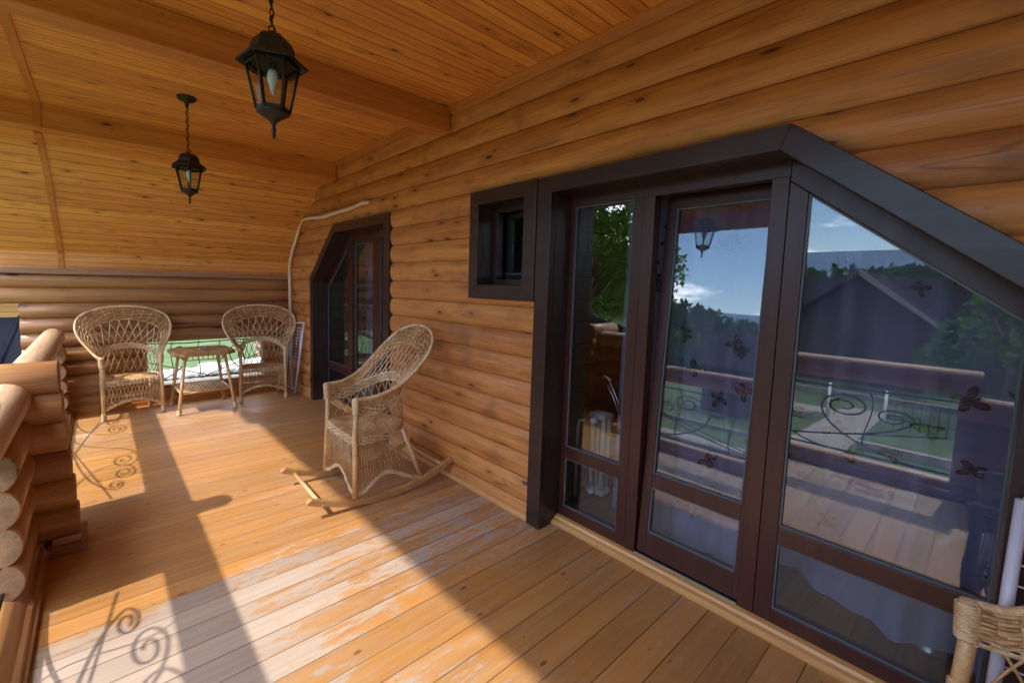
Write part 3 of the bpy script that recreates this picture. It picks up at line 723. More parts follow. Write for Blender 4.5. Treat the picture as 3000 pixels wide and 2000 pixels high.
# small window
SW = thing('small_window', 'small dark framed window left of the large glazed doors', 'window', (2.1, 2.09, 1.406))
o_, i_ = [(1.785,1.406),(2.394,1.406),(2.394,2.136),(1.785,2.136)], [(1.885,1.502),(2.308,1.502),(2.308,2.045),(1.885,2.045)]
for i in range(4):
    j = (i+1) % 4; b = MB(); b.prism([o_[i], o_[j], i_[j], i_[i]], 2.036, 2.085, 'x')
    k = lambda q: (i_[q][0]+(o_[q][0]-i_[q][0])*0.3, i_[q][1]+(o_[q][1]-i_[q][1])*0.3)
    b.prism([i_[i], i_[j], k(j), k(i)], 2.0855, 2.19, 'x'); b.build('casing', m_casing, SW, bevel=0.003)
b = MB(); o2, i2 = quadring(1.875, 2.318, 1.492, 2.055, 0.05); poly_ring(b, o2, i2, 2.19, 2.245); b.build('frame', m_casing, SW, bevel=0.002)
b = MB(); o2, i2 = quadring(1.925, 2.268, 1.542, 2.005, 0.042); poly_ring(b, o2, i2, 2.205, 2.25); sash = b.build('sash', m_rubber, SW, bevel=0.002)
b = MB(); b.box(2.196, 2.204, 1.93, 2.262, 1.575, 1.588); b.build('drip_rail', m_alu, sash)
b = MB(); b.box(2.225, 2.231, 1.967, 2.226, 1.584, 1.963); b.build('glass_pane', m_glass, sash)
_c = Vector((2.25, 1.925, 0))-Vector((2.1, 2.09, 0)); sash.matrix_local = Matrix.Translation(_c) @ Matrix.Rotation(math.radians(-13), 4, 'Z') @ Matrix.Translation(-_c)

# ---------------------------------------------------------------- rooms behind the glass
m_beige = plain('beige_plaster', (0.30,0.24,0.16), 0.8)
rm = MB()
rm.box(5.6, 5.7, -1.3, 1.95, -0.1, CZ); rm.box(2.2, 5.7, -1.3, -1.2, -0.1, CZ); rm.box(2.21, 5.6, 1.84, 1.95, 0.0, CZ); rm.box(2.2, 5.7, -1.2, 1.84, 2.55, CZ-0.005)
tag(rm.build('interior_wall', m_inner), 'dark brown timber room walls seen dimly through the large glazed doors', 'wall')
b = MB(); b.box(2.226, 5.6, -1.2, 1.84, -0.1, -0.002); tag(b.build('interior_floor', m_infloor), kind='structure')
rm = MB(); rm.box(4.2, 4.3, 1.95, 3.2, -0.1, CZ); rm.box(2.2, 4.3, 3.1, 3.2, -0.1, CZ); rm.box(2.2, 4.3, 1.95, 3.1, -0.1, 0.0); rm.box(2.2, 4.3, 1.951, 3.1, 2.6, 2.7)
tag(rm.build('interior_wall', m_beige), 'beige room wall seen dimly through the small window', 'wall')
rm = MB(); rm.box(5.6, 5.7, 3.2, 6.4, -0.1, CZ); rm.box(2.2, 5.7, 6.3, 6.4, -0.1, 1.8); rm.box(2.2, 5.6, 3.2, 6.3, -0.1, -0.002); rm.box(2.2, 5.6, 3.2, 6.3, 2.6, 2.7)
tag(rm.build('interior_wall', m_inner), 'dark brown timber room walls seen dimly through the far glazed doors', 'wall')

# curtains
def curtain_mat(name='sheer_lilac_curtain', col=(0.25,0.27,0.50), tr=0.42):
    m, nt, out = newmat(name); g = G(nt)
    t = g.n('ShaderNodeBsdfTransparent'); d = g.n('ShaderNodeBsdfDiffuse'); d.inputs[0].default_value = col+(1,)
    l = g.n('ShaderNodeBsdfTranslucent'); l.inputs[0].default_value = col+(1,)
    a = g.n('ShaderNodeMixShader'); a.inputs[0].default_value = 0.35; g.l(d.outputs[0], a.inputs[1]); g.l(l.outputs[0], a.inputs[2])
    b_ = g.n('ShaderNodeMixShader'); b_.inputs[0].default_value = 1-tr; g.l(t.outputs[0], b_.inputs[1]); g.l(a.outputs[0], b_.inputs[2])
    g.l(b_.outputs[0], out.inputs[0]); return m
m_bfill = curtain_mat('faint_butterfly_print', (0.07,0.05,0.07), 0.6)
m_curt = curtain_mat(col=(0.27,0.30,0.52), tr=0.24); m_bfly = curtain_mat('brown_butterfly_print', (0.04,0.025,0.032), 0.45)
def curtain(label, y0, y1, x0, z0, z1, seed, bfn):
    rn = random.Random(seed); b = MB(); NY = 90; NZ = 24
    ph = [rn.uniform(0, 6.28) for _ in range(5)]
    def X(y, z): return x0+0.034*math.sin(y*23+ph[0]+0.6*math.sin(y*5))+0.016*math.sin(y*49+ph[1]+z*0.8)+0.010*math.sin(y*11+z*2+ph[2])
    def H(y):
        t = (y-y0)/(y1-y0)
        return z0+0.05*math.sin(t*9+ph[3])+0.03*math.sin(t*21+ph[4])
    vs = []; fs = []
    for j in range(NZ+1):
        for i in range(NY+1):
            y = y0+(y1-y0)*i/NY; zb = H(y); z = zb+(z1-zb)*j/NZ
            yy = y if y < y1-0.25 else y
            vs.append((X(y, z), yy, z))
    for j in range(NZ):
        for i in range(NY): a = j*(NY+1)+i; fs.append((a, a+1, a+NY+2, a+NY+1))
    b.add(vs, fs, 0, True)
    wing = [(0.0,0.0),(0.25,0.55),(0.62,0.80),(0.98,0.72),(0.92,0.40),(0.60,0.12),(0.30,0.0),(0.62,-0.18),(0.72,-0.50),(0.50,-0.78),(0.28,-0.62),(0.10,-0.25)]
    for k in range(bfn):
        cy = rn.uniform(y0+0.05, y1-0.05); cz = rn.uniform(z0+0.15, z1-0.5) if k > 4 else rn.uniform(1.2, 1.75)
        s = rn.uniform(0.028, 0.060); an = rn.uniform(0, 6.28); ca, sa = math.cos(an), math.sin(an); fold = rn.uniform(0.45, 1.0)
        for sg in (1, -1):
            def T_(p, q=1.0):
                u, v = p[0]*sg*fold*q*s, p[1]*q*s; yy, zz = cy+u*ca-v*sa, cz+u*sa+v*ca; return (X(yy, zz)-0.016, yy, zz)
            # wing as outline ribbon plus dark inner cells
            for i in range(1, len(wing)):
                p0, p1 = wing[i-1], wing[i]
                b.add([T_(p0), T_(p1), T_(p1, 0.72), T_(p0, 0.72)], [(0,1,2,3)], 1)
            b.add([T_((0,0), 1.0)]+[T_(p, 0.97) for p in wing], [(0, i, i+1) for i in range(1, len(wing))], 2)
            for i in (1, 2, 4, 7, 8, 10):
                p = wing[i]; q = (p[0]*0.95+0.04, p[1]*0.95-0.04)
                b.add([T_((0,0)), T_(p, 0.85), T_((p[0]*0.86+0.03, p[1]*0.86-0.05), 0.9)], [(0,1,2)], 1)
        b.tube([(X(cy, cz)-0.018, cy-sa*t*s*-1, cz+ca*t*s*-1) for t in (-0.6, 0, 0.6)], 0.0022, 4, mi=1)
    return tag(b.build('curtain', [m_curt, m_bfly, m_bfill]), label, 'curtain', 'sheer curtains behind the glass')
curtain('sheer lilac blue curtain with brown butterfly print behind the large glazed doors', -0.35, 1.42, 2.46, 0.12, 2.35, 3, 64)
curtain('sheer curtain behind the glass of the far glazed doors', 4.45, 4.75, 2.48, 0.10, 2.3, 5, 6)

# radiator
RD = thing('radiator', 'white ribbed radiator seen end-on through the left pane of the large doors', 'radiator', (2.66, 1.68, 0.04))
for i in range(2):
    b = MB(); x = 2.62+i*0.06
    for y in (1.62, 1.70):
        b.tube([(x, y, 0.09), (x, y, 0.62)], 0.017, 8)
    b.tube([(x, 1.60, 0.62), (x, 1.72, 0.62)], 0.025, 8); b.tube([(x, 1.60, 0.09), (x, 1.72, 0.09)], 0.025, 8); b.build('section', m_radw, RD)
b = MB(); b.tube([(2.585, 1.66, 0.60), (2.545, 1.66, 0.60)], 0.02, 10); b.build('valve', m_white, RD)
b = MB(); b.tube([(2.585, 1.66, 0.10), (2.555, 1.66, 0.10)], 0.016, 10); b.build('valve', m_white, RD)
b = MB(); b.tube([(2.60,1.76,0.57),(2.60,1.80,0.56),(2.60,1.81,0.5),(2.60,1.81,-0.0)], 0.011, 8); b.build('pipe', m_white, RD)
b = MB(); b.tube([(2.42,1.475,0.93),(2.43,1.43,0.84),(2.44,1.385,0.74)], 0.006, 6); b.tube([(2.43,1.49,0.90),(2.44,1.45,0.82),(2.45,1.41,0.72)], 0.005, 6)
b.tube([(2.42,1.46,0.93),(2.42,1.50,0.95),(2.43,1.53,0.945)], 0.008, 6)
tag(b.build('curtain_tieback', m_alu), 'thin metal rods hanging beside the curtain above the radiator', 'rod')
# lamp inside
LP = thing('table_lamp', 'small lamp with pale shade dimly seen through the right pane', 'lamp', (2.66, 0.05, 0.0))
b = MB(); b.lathe([(0.055,0.79),(0.036,0.865)], 20, (2.66,0.05,0)); b.build('lamp_shade', m_white, LP)
b = MB(); b.lathe([(0.05,0.0),(0.05,0.02),(0.012,0.04),(0.010,0.78)], 14, (2.66,0.05,0)); b.build('stand', m_alu, LP)

# ---------------------------------------------------------------- lanterns
def lantern(label, x, y, tip, rot):
    T = thing('hanging_lantern', label, 'lantern', (x, y, tip), 0, 'hexagonal lanterns hanging from the ceiling')
    c = (x, y, tip); H6 = 6; r0 = math.radians(rot)
    b = MB()
    prof = [(0.098,0.262),(0.120,0.254),(0.1225,0.257),(0.1215,0.262),(0.094,0.283),(0.079,0.292),(0.076,0.300),(0.074,0.318),(0.066,0.336),(0.050,0.350),(0.030,0.358),(0.013,0.364),(0.009,0.372)]
    b.lathe(prof, H6, c, sm=False, rot=r0)
    b.build('cap', m_lant, T)
    b = MB(); b.lathe([(0.095,0.258),(0.095,0.268)], H6, c, sm=False, rot=r0); b.lathe([(0.057,0.092),(0.060,0.108)], H6, c, sm=False, rot=r0)
    for k in range(6):
        a = r0+k*PI/3
        b.tube([(x+0.091*math.cos(a), y+0.091*math.sin(a), tip+0.262), (x+0.057*math.cos(a), y+0.057*math.sin(a), tip+0.100)], 0.0048, 5)
    # scalloped collar under the cap
    for k in range(6):
        a = r0+k*PI/3; a2 = a+PI/3
        p, q = Vector((math.cos(a), math.sin(a), 0))*0.089, Vector((math.cos(a2), math.sin(a2), 0))*0.089
        for j in range(7):
            u = (j+0.5)/7; w = p.lerp(q, u); b.lathe([(0.001,-0.008),(0.005,-0.003),(0.006,0.004)], 6, (x+w.x, y+w.y, tip+0.253))
    b.build('cage', m_lant, T)
    for k in range(6):
        a = r0+k*PI/3; a2 = a+PI/3; ci = [Vector((math.cos(q), math.sin(q), 0)) for q in (a, a2)]
        b = MB(); vs = [ci[0]*0.086+Vector((0,0,0.256)), ci[1]*0.086+Vector((0,0,0.256)), ci[1]*0.054+Vector((0,0,0.106)), ci[0]*0.054+Vector((0,0,0.106))]
        vs = [Vector(c)+q for q in vs]; cen = sum(((q-Vector(c)) for q in vs), Vector())/4; nn = Vector((cen.x, cen.y, 0)).normalized()*0.002
        b.add([q for q in vs]+[q-nn for q in vs], [(0,1,2,3),(7,6,5,4),(0,4,5,1),(1,5,6,2),(2,6,7,3),(3,7,4,0)])
        b.build('glass_panel', m_lglass, T)
    b = MB(); b.lathe([(0.001,0.0),(0.006,0.008),(0.008,0.018),(0.005,0.026),(0.010,0.034),(0.006,0.042),(0.008,0.052),(0.012,0.060),(0.036,0.078),(0.052,0.086),(0.060,0.093)], 12, c); b.build('finial', m_lant, T)
    b = MB(); b.lathe([(0.010,0.262),(0.013,0.258),(0.013,0.236)], 12, c); b.build('socket', m_lant, T)
    b = MB(); b.lathe([(0.001,0.150),(0.004,0.158),(0.011,0.177),(0.0195,0.205),(0.0195,0.222),(0.013,0.240)], 14, c); b.build('bulb', m_bulb, T)
    # chain, cord, canopy
    b = MB(); z = tip+0.366
    b.tube([(x+0.012*math.cos(t), y, z+0.012+0.012*math.sin(t)) for t in [2*PI*i/12 for i in range(12)]], 0.0028, 5, closed=True)
    z += 0.026; k = 0; top = CZ-0.055
    while z < top:
        pts = []
        for i in range(12):
            t = 2*PI*i/12; u, v = 0.0065*math.cos(t), 0.017*math.sin(t)
            pts.append((x+(u if k % 2 else 0), y+(0 if k % 2 else u), z+0.014+v))
        b.tube(pts, 0.0022, 5, closed=True); z += 0.027; k += 1
    b.build('chain', m_lant, T)
    b = MB(); n = 40
    b.tube([(x+0.009*math.sin(i*0.9), y+0.007*math.cos(i*0.7), tip+0.362+(top-tip-0.362)*i/n) for i in range(n+1)], 0.0030, 5); b.build('cord', m_rubber, T)
    b = MB(); b.lathe([(0.006,-0.075),(0.012,-0.06),(0.014,-0.04),(0.020,-0.030),(0.052,-0.022),(0.062,-0.008),(0.064,-0.0005)], 20, (x, y, CZ)); b.build('ceiling_rose', m_lant, T)
lantern('large near hexagonal black metal lantern hanging on a chain from the ceiling', 0.515, 1.72, 2.012, 40)
lantern('far hexagonal black metal lantern hanging between the two ceiling beams', 0.540, 3.80, 2.040, 27)

# ---------------------------------------------------------------- wicker furniture
def catmull(ctrl, n):
    P_ = [Vector(c) for c in ctrl]; P_ = [P_[0]*2-P_[1]]+P_+[P_[-1]*2-P_[-2]]; m = len(ctrl)-1; out = []
    for i in range(n+1):
        u = i/n*m; k = min(int(u), m-1); t = u-k; p0, p1, p2, p3 = P_[k:k+4]
        out.append(0.5*((2*p1)+(p2-p0)*t+(2*p0-5*p1+4*p2-p3)*t*t+(3*p1-p0-3*p2+p3)*t**3))
    return out
def mirror_ctrl(half):   # half goes from right arm front (+x) to centre
    return [(-x, y, z) for x, y, z in half][:-1]+[half[-1]]+[(x, y, z) for x, y, z in half][::-1][1:]
def samp(curve, t):
    t = max(0.0, min(1.0, t)); u = t*(len(curve)-1); k = min(int(u), len(curve)-2); return curve[k].lerp(curve[k+1], u-k)
def weave(b, A, B, n, r, stakes, amp, mi=0, seg=4, sides=4, t0=0.0, t1=1.0):
    """strands running along curve A..B, woven over and under cross stakes"""
    m = stakes*seg
    for j in range(n):
        s = (j+0.5)/n; pts = []
        for i in range(m+1):
            t = t0+(t1-t0)*i/m; a, c = samp(A, t), samp(B, t); p = a.lerp(c, s)
            a2, a0 = samp(A, min(1, t+0.01)), samp(A, max(0, t-0.01)); tg = (a2-a0); nn = tg.cross(c-a)
            nn = nn.normalized() if nn.length > 1e-9 else Vector((0,1,0))
            pts.append(p+nn*(amp*math.cos(PI*i/seg+PI*j)))
        b.tube(pts, r, sides, mi=mi)
    for i in range(stakes+1):
        t = t0+(t1-t0)*(i+0.5)/(stakes+1); b.tube([samp(A, t), samp(B, t)], r*0.95, sides, mi=mi)
def lattice(b, A, B, n, shift, r, mi=0, t0=0.0, t1=1.0, bulge=0.0, sides=4):
    for fam in (1, -1):
        for i in range(n+1):
            t = t0+(t1-t0)*i/n; u = t+fam*shift*(t1-t0)
            if u < t0-1e-6 or u > t1+1e-6: continue
            p, q = samp(A, t), samp(B, u); m_ = p.lerp(q, 0.5); o_f = Vector((0, 0.0025*fam, 0))
            b.tube([p, p.lerp(q, .25)+o_f*.7, m_+o_f*0, p.lerp(q, .75)-o_f*.7, q], r, sides, mi=mi)
def rings(b, p0, p1, r, n, rr=0.0035, mi=0):
    p0, p1 = Vector(p0), Vector(p1); ax = (p1-p0).normalized(); u = ax.orthogonal().normalized(); w = ax.cross(u)
    turns = n; pts = []
    for i in range(turns*8+1):
        t = i/(turns*8); a = 2*PI*i/8; pts.append(p0.lerp(p1, t)+(u*math.cos(a)+w*math.sin(a))*r)
    b.tube(pts, rr, 4, mi=mi)

def make_chair(name, label, cat, group, C):
    T = thing(name, label, cat, (0,0,0), 0, group, local=True)
    N = 120
    rim = catmull(mirror_ctrl(C['rim']), N); inner = catmull(mirror_ctrl(C['inner']), N)
    wu = catmull(mirror_ctrl(C['waist']), N); wl = [p-Vector((0, 0, C['wh'])) for p in wu]
    base = catmull(mirror_ctrl(C['base']), N)
    W = C['W']; sz = C['sz']; F = C['F']; zf = C['zf']
    # rolled back band and arms
    b = MB(); weave(b, rim, inner, C['nb'], 0.0062, 30, 0.0075, 0)
    b.tube(rim, 0.0125, 7, mi=1); b.tube([p+Vector((0,0.010,-0.008)) for p in rim], 0.007, 5); b.tube(inner, 0.006, 6)
    hb = [rim[i].lerp(rim[i], 0)+Vector((0, 0.0, -0.03)) for i in range(0, N+1)]
    b.build('back_band', [m_wick, m_wickpale], T)
    b = MB(); lattice(b, wu, inner, C['nu'], C['su'], 0.0042, 0, 0.16, 0.84); b.build('back_lattice', m_wickpale, T)
    b = MB(); weave(b, wu, wl, 5, 0.0050, 34, 0.0055, 0); b.tube(wu, 0.0055, 5); b.tube(wl, 0.0055, 5); b.build('waist_band', m_wickpale, T)
    b = MB(); lattice(b, base, wl, C['nl'], C['sl'], 0.0040, 0, 0.03, 0.97); b.build('lower_lattice', m_wick, T)
    # seat
    b = MB(); D = C['base'][-1][1]
    def half_at(y):
        if y <= 0.02: return W+0.002
        best = None
        for i in range(N//2):
            p, q = base[i], base[i+1]
            if (p.y-y)*(q.y-y) <= 0 and abs(q.y-p.y) > 1e-6: best = abs(p.x+(q.x-p.x)*(y-p.y)/(q.y-p.y))
        return best if best else 0.02
    ys = [-0.012+i*(D)/26 for i in range(27)]
    L_ = [(-half_at(y), y) for y in ys]; R_ = [(half_at(y), y) for y in ys]
    poly = L_+R_[::-1]
    b.prism(poly, sz-0.014, sz-0.004, 'z')
    k = 0
    for i in range(40):
        y = -0.008+i*D/40*0.99; h = half_at(y)-0.004
        if h < 0.03: continue
        pts = []; m = 28
        for q in range(m+1):
            xx = -h+2*h*q/m; pts.append((xx, y, sz-0.002+0.0022*math.cos(PI*xx/0.024+PI*i)))
        b.tube(pts, 0.0048, 4)
    b.build('seat', m_wick, T)
    # perimeter band, front + sides
    per = [Vector((-W+0.0, D*0.9, sz)), Vector((-W, 0.12, sz)), Vector((-W, -0.006, sz)), Vector((-W*0.3, -0.016, sz)), Vector((W*0.3, -0.016, sz)), Vector((W, -0.006, sz)), Vector((W, 0.12, sz)), Vector((W, D*0.9, sz))]
    per[0].x = -half_at(D*0.8); per[-1].x = half_at(D*0.8)
    pa = []
    for i in range(len(per)-1):
        for j in range(14): pa.append(per[i].lerp(per[i+1], j/14))
    pa.append(per[-1]); pb = [p-Vector((0,0,C['sb'])) for p in pa]
    b = MB(); weave(b, pa, pb, C['nsb'], 0.0050, 34, 0.0052); b.build('seat_band', m_wickpale, T)
    # legs
    fl = [(-F, 0.0+C['fy'], zf), (F, 0.0+C['fy'], zf)]; rl = [(-C['R'], C['ry'], zf+C.get('zr', 0)), (C['R'], C['ry'], zf+C.get('zr', 0))]
    az = C['rim'][0][2]; ax_ = C['rim'][0][0]
    for s_, (x, y, z) in zip((-1, 1), fl):
        b = MB(); b.tube([(x, y, z), (s_*(W+(F-W)*0.1), 0, sz-0.05), (s_*(W-0.004), 0.0, sz), (s_*(ax_-0.012), 0.008, az-0.02)], [0.0195, 0.0185, 0.018, 0.018], 9, mi=0)
        if C['wrap']:
            rings(b, (x, y, z+0.004), (x*0.998, y, z+0.075), 0.021, 9, 0.0048, 1)
            rings(b, (s_*W, 0, sz-0.075), (s_*W, 0, sz+0.02), 0.020, 10, 0.0045, 1)
        # woven roll where the arm meets its post
        rings(b, (s_*(ax_-0.010), 0.004, az-0.10), (s_*(ax_-0.008), -0.002, az+0.002), 0.022, 12, 0.0058, 1)
        b.lathe([(0.022,-0.02),(0.025,-0.004),(0.018,0.010),(0.004,0.014)], 10, (s_*(ax_-0.006), 0.0, az), mi=1)
        b.build('leg', [m_cane, m_wickpale], T)
    for s_, (x, y, z) in zip((-1, 1), rl):
        b = MB(); b.tube([(x, y, z), (s_*half_at(D*0.75), D*0.8, sz-0.01)], 0.018, 9)
        if C['wrap']: rings(b, (x, y, z+0.004), (x*0.99, y-0.004, z+0.07), 0.017, 8, 0.0042)
        b.build('leg', m_cane, T)
    # skirts
    def skirt(p0, p1, q0, q1, arch, endz, n, nm='skirt'):
        A = [Vector(p0).lerp(Vector(p1), i/40) for i in range(41)]
        Bc = []
        for i in range(41):
            t = i/40; g_ = Vector(q0).lerp(Vector(q1), t); e = abs(2*t-1); zz = endz+(arch-endz)*(1-e**2.0 if C['cross'] else 0.5+0.5*math.cos(PI*e)); 
            d = (sz-C['sb']-zz)/(sz-C['sb']-g_.z) if abs(sz-g_.z) > 1e-6 else 0
            bb = A[i].lerp(g_, max(0, min(1, d))); Bc.append(Vector((bb.x, bb.y, zz)))
        b = MB()
        if C['cross']: lattice(b, A, Bc, n, 1.6/n, 0.0036)
        else:
            for i in range(n):
                t = (i+0.5)/n; rnj = random.uniform(-0.35, 0.35)/n
                b.tube([samp(A, t), samp(A, t+rnj).lerp(samp(Bc, t), 0.5)+Vector((0, 0, 0)), samp(Bc, t)], 0.0032, 4)
        C2 = [p+Vector((0,0,0.030)) for p in Bc]
        weave(b, C2, Bc, 4, 0.0046, 14, 0.0036, 1)
        b.build(nm, [m_wick, m_wickpale], T)
    zt = sz-C['sb']
    skirt((-W, -0.004, zt), (W, -0.004, zt), fl[0], fl[1], C['arch'], C['endz'], C['nsk'])
    skirt((W, 0.0, zt), (half_at(D*0.8), D*0.8, zt), fl[1], rl[1], C['arch']*0.95, C['endz'], C['nsk']-2)
    skirt((-W, 0.0, zt), (-half_at(D*0.8), D*0.8, zt), fl[0], rl[0], C['arch']*0.95, C['endz'], C['nsk']-2)
    b = MB(); b.tube([(-C['R']*0.97, C['ry']*0.97, 0.16), (C['R']*0.97, C['ry']*0.97, 0.16)], 0.009, 6); b.build('stretcher', m_cane, T)
    return T
ARM = dict(W=0.258, F=0.262, R=0.215, ry=0.37, fy=0.0, sz=0.415, zf=0.0, sb=0.058, nb=8, nu=16, su=0.10, nl=17, sl=0.08, wh=0.05, nsb=4, wrap=True, cross=True, arch=0.175, endz=0.085, nsk=16,
    rim=[(0.268,-0.012,0.660),(0.290,0.08,0.672),(0.335,0.16,0.735),(0.400,0.23,0.850),(0.425,0.285,0.970),(0.375,0.33,1.080),(0.215,0.365,1.152),(0,0.38,1.175)],
    inner=[(0.246,0.0,0.590),(0.252,0.085,0.600),(0.268,0.16,0.665),(0.306,0.225,0.765),(0.322,0.27,0.865),(0.275,0.31,0.950),(0.150,0.34,1.010),(0,0.35,1.030)],
    waist=[(0.250,0.01,0.612),(0.262,0.12,0.622),(0.245,0.22,0.680),(0.150,0.31,0.742),(0,0.335,0.765)],
    base=[(0.252,-0.004,0.418),(0.258,0.14,0.418),(0.240,0.26,0.418),(0.150,0.345,0.418),(0,0.365,0.418)])
c1 = make_chair('wicker_armchair', 'wide wicker armchair on the left of the small table by the log pillar', 'armchair', 'wicker armchairs', ARM)
c1.location = (0.245, 5.80, 0); c1.rotation_euler = (0, 0, math.radians(7))
c2 = copy_tree(c1); c2['label'] = 'wide wicker armchair on the right of the small table beside the drying rack'
c2.location = (1.545, 5.715, 0); c2.rotation_euler = (0, 0, math.radians(-9))
c3 = copy_tree(c1); c3['label'] = 'wicker chair at the bottom right corner with only its arm in the photo'
c3.location = (1.545, -0.035, 0); c3.rotation_euler = (0, 0, math.radians(182))
ROC = dict(W=0.250, F=0.275, R=0.275, ry=0.52, fy=-0.01, sz=0.470, zf=0.050, zr=0.005, sb=0.062, nb=9, nu=17, su=0.10, nl=18, sl=0.08, wh=0.062, nsb=5, wrap=False, cross=False, arch=0.175, endz=0.062, nsk=23,
    rim=[(0.270,-0.005,0.730),(0.284,0.14,0.740),(0.312,0.28,0.795),(0.336,0.41,0.895),(0.325,0.52,1.005),(0.265,0.60,1.095),(0.145,0.648,1.152),(0,0.665,1.170)],
    inner=[(0.250,0.0,0.668),(0.256,0.13,0.676),(0.268,0.25,0.722),(0.280,0.36,0.812),(0.258,0.45,0.900),(0.205,0.515,0.965),(0.110,0.553,1.015),(0,0.565,1.032)],
    waist=[(0.252,0.01,0.668),(0.260,0.17,0.682),(0.238,0.30,0.735),(0.145,0.405,0.795),(0,0.44,0.820)],
    base=[(0.246,-0.002,0.474),(0.252,0.18,0.474),(0.238,0.33,0.474),(0.140,0.435,0.474),(0,0.462,0.474)])
rc = make_chair('wicker_rocking_chair', 'tall wicker rocking chair on curved wooden runners in the middle of the deck', 'rocking chair', None, ROC)
def runner(s_):
    b = MB(); x = s_*0.282; pts = []; vs = []; n = 40
    for i in range(n+1):
        y = -0.335+1.125*i/n; z = 0.40*(y-0.20)**2; th = 0.046 if 0 < i < n else 0.018
        vs += [(x-0.018, y, z+0.002), (x+0.018, y, z+0.002), (x+0.018, y, z+th), (x-0.018, y, z+th)]
    fs = []
    for i in range(n):
        for k in range(4): fs.append((4*i+k, 4*i+(k+1) % 4, 4*i+4+(k+1) % 4, 4*i+4+k))
    fs.append((3,2,1,0)); fs.append((4*n, 4*n+1, 4*n+2, 4*n+3)); b.add(vs, fs)
    b.build('runner', m_rock, rc, bevel=0.005)
runner(-1); runner(1)
b = MB(); b.tube([(-0.30,-0.24,0.088),(-0.05,-0.24,0.09),(0.30,-0.24,0.088)], 0.0135, 9); b.build('crossbar', m_cane, rc)
b = MB(); b.tube([(-0.30,0.70,0.125),(0.30,0.70,0.125)], 0.0135, 9); b.build('crossbar', m_cane, rc)
rc.location = (1.285, 2.875, 0); rc.rotation_euler = (0, 0, math.radians(-92))

# table
TB = thing('wicker_table', 'small wicker side table with splayed legs between the two armchairs', 'table', (0.895, 5.825, 0), math.radians(2), None, local=True)
b = MB(); oct_ = [(-0.305,-0.205),(-0.215,-0.285),(0.215,-0.285),(0.305,-0.205),(0.305,0.205),(0.215,0.285),(-0.215,0.285),(-0.305,0.205)]
TZ = 0.675
b.prism(oct_, TZ-0.014, TZ, 'z')
for i in range(42):
    y = -0.282+i*0.564/41; h = 0.302-max(0, abs(y)-0.205)*1.12
    b.tube([(-h+2*h*q/36, y, TZ+0.002+0.002*math.cos(PI*q+PI*i)) for q in range(37)], 0.0056, 4)
b.build('table_top', m_wick, TB)
rimp = [Vector((x, y, TZ-0.002)) for x, y in oct_]+[Vector((oct_[0][0], oct_[0][1], TZ-0.002))]
cur_ = []
for i in range(8):
    for j in range(8): cur_.append(rimp[i].lerp(rimp[i+1], j/8))
cur_.append(rimp[-1]); b = MB(); weave(b, cur_, [p-Vector((0,0,0.030)) for p in cur_], 3, 0.0060, 40, 0.004); b.build('edge_band', m_wick, TB)
for sx in (-1, 1):
    for sy in (-1, 1):
        b = MB(); b.tube([(sx*0.285, sy*0.255, 0.0), (sx*0.245, sy*0.225, 0.30), (sx*0.195, sy*0.195, TZ-0.016)], [0.019,0.017,0.017], 9, mi=0); rings(b, (sx*0.285, sy*0.255, 0.004), (sx*0.277, sy*0.249, 0.06), 0.021, 8, 0.0046, 1); b.build('leg', [m_cane, m_wickpale], TB)
b = MB(); SH = 0.232
b.prism([(-0.235,-0.215),(0.235,-0.215),(0.235,0.215),(-0.235,0.215)], SH-0.012, SH-0.006, 'z')
for i in range(18): b.tube([(-0.24, -0.21+i*0.42/17, SH-0.002), (0.24, -0.21+i*0.42/17, SH-0.002)], 0.0048, 4)
for i in range(13): b.tube([(-0.22+i*0.44/12, -0.218, SH+0.003), (-0.22+i*0.44/12, 0.218, SH+0.003)], 0.0042, 4)
for p, q in (((-0.25,-0.225),(0.25,-0.225)), ((-0.25,0.225),(0.25,0.225)), ((-0.25,-0.225),(-0.25,0.225)), ((0.25,-0.225),(0.25,0.225))):
    b.tube([(p[0],p[1],SH), (q[0],q[1],SH)], 0.012, 8)
b.build('shelf', m_wick, TB)
b = MB()
for sy in (-0.20, 0.20):
    b.tube([(-0.205,sy,TZ-0.085),(0.205,sy,TZ-0.085)], 0.0065, 5)
    for i in range(8): xx = -0.175+i*0.05; b.tube([(xx,sy,TZ-0.03),(xx,sy,TZ-0.085)], 0.005, 4)
for sx in (-0.205, 0.205):
    b.tube([(sx,-0.19,TZ-0.085),(sx,0.19,TZ-0.085)], 0.0065, 5)
    for i in range(7): yy = -0.15+i*0.05; b.tube([(sx,yy,TZ-0.03),(sx,yy,TZ-0.085)], 0.005, 4)
b.build('apron', m_cane, TB)
b = MB(); b.lathe([(0.050,0.0),(0.056,0.008),(0.058,0.024),(0.052,0.024),(0.048,0.010),(0.02,0.008),(0.001,0.008)], 18, (0.90, 5.78, TZ+0.0095), caps=False)
m_ash = glassmat('ashtray_glass', (0.75,0.8,0.85), 0.22)
tag(b.build('glass_ashtray', m_ash), 'round clear glass ashtray on the wicker table', 'ashtray')

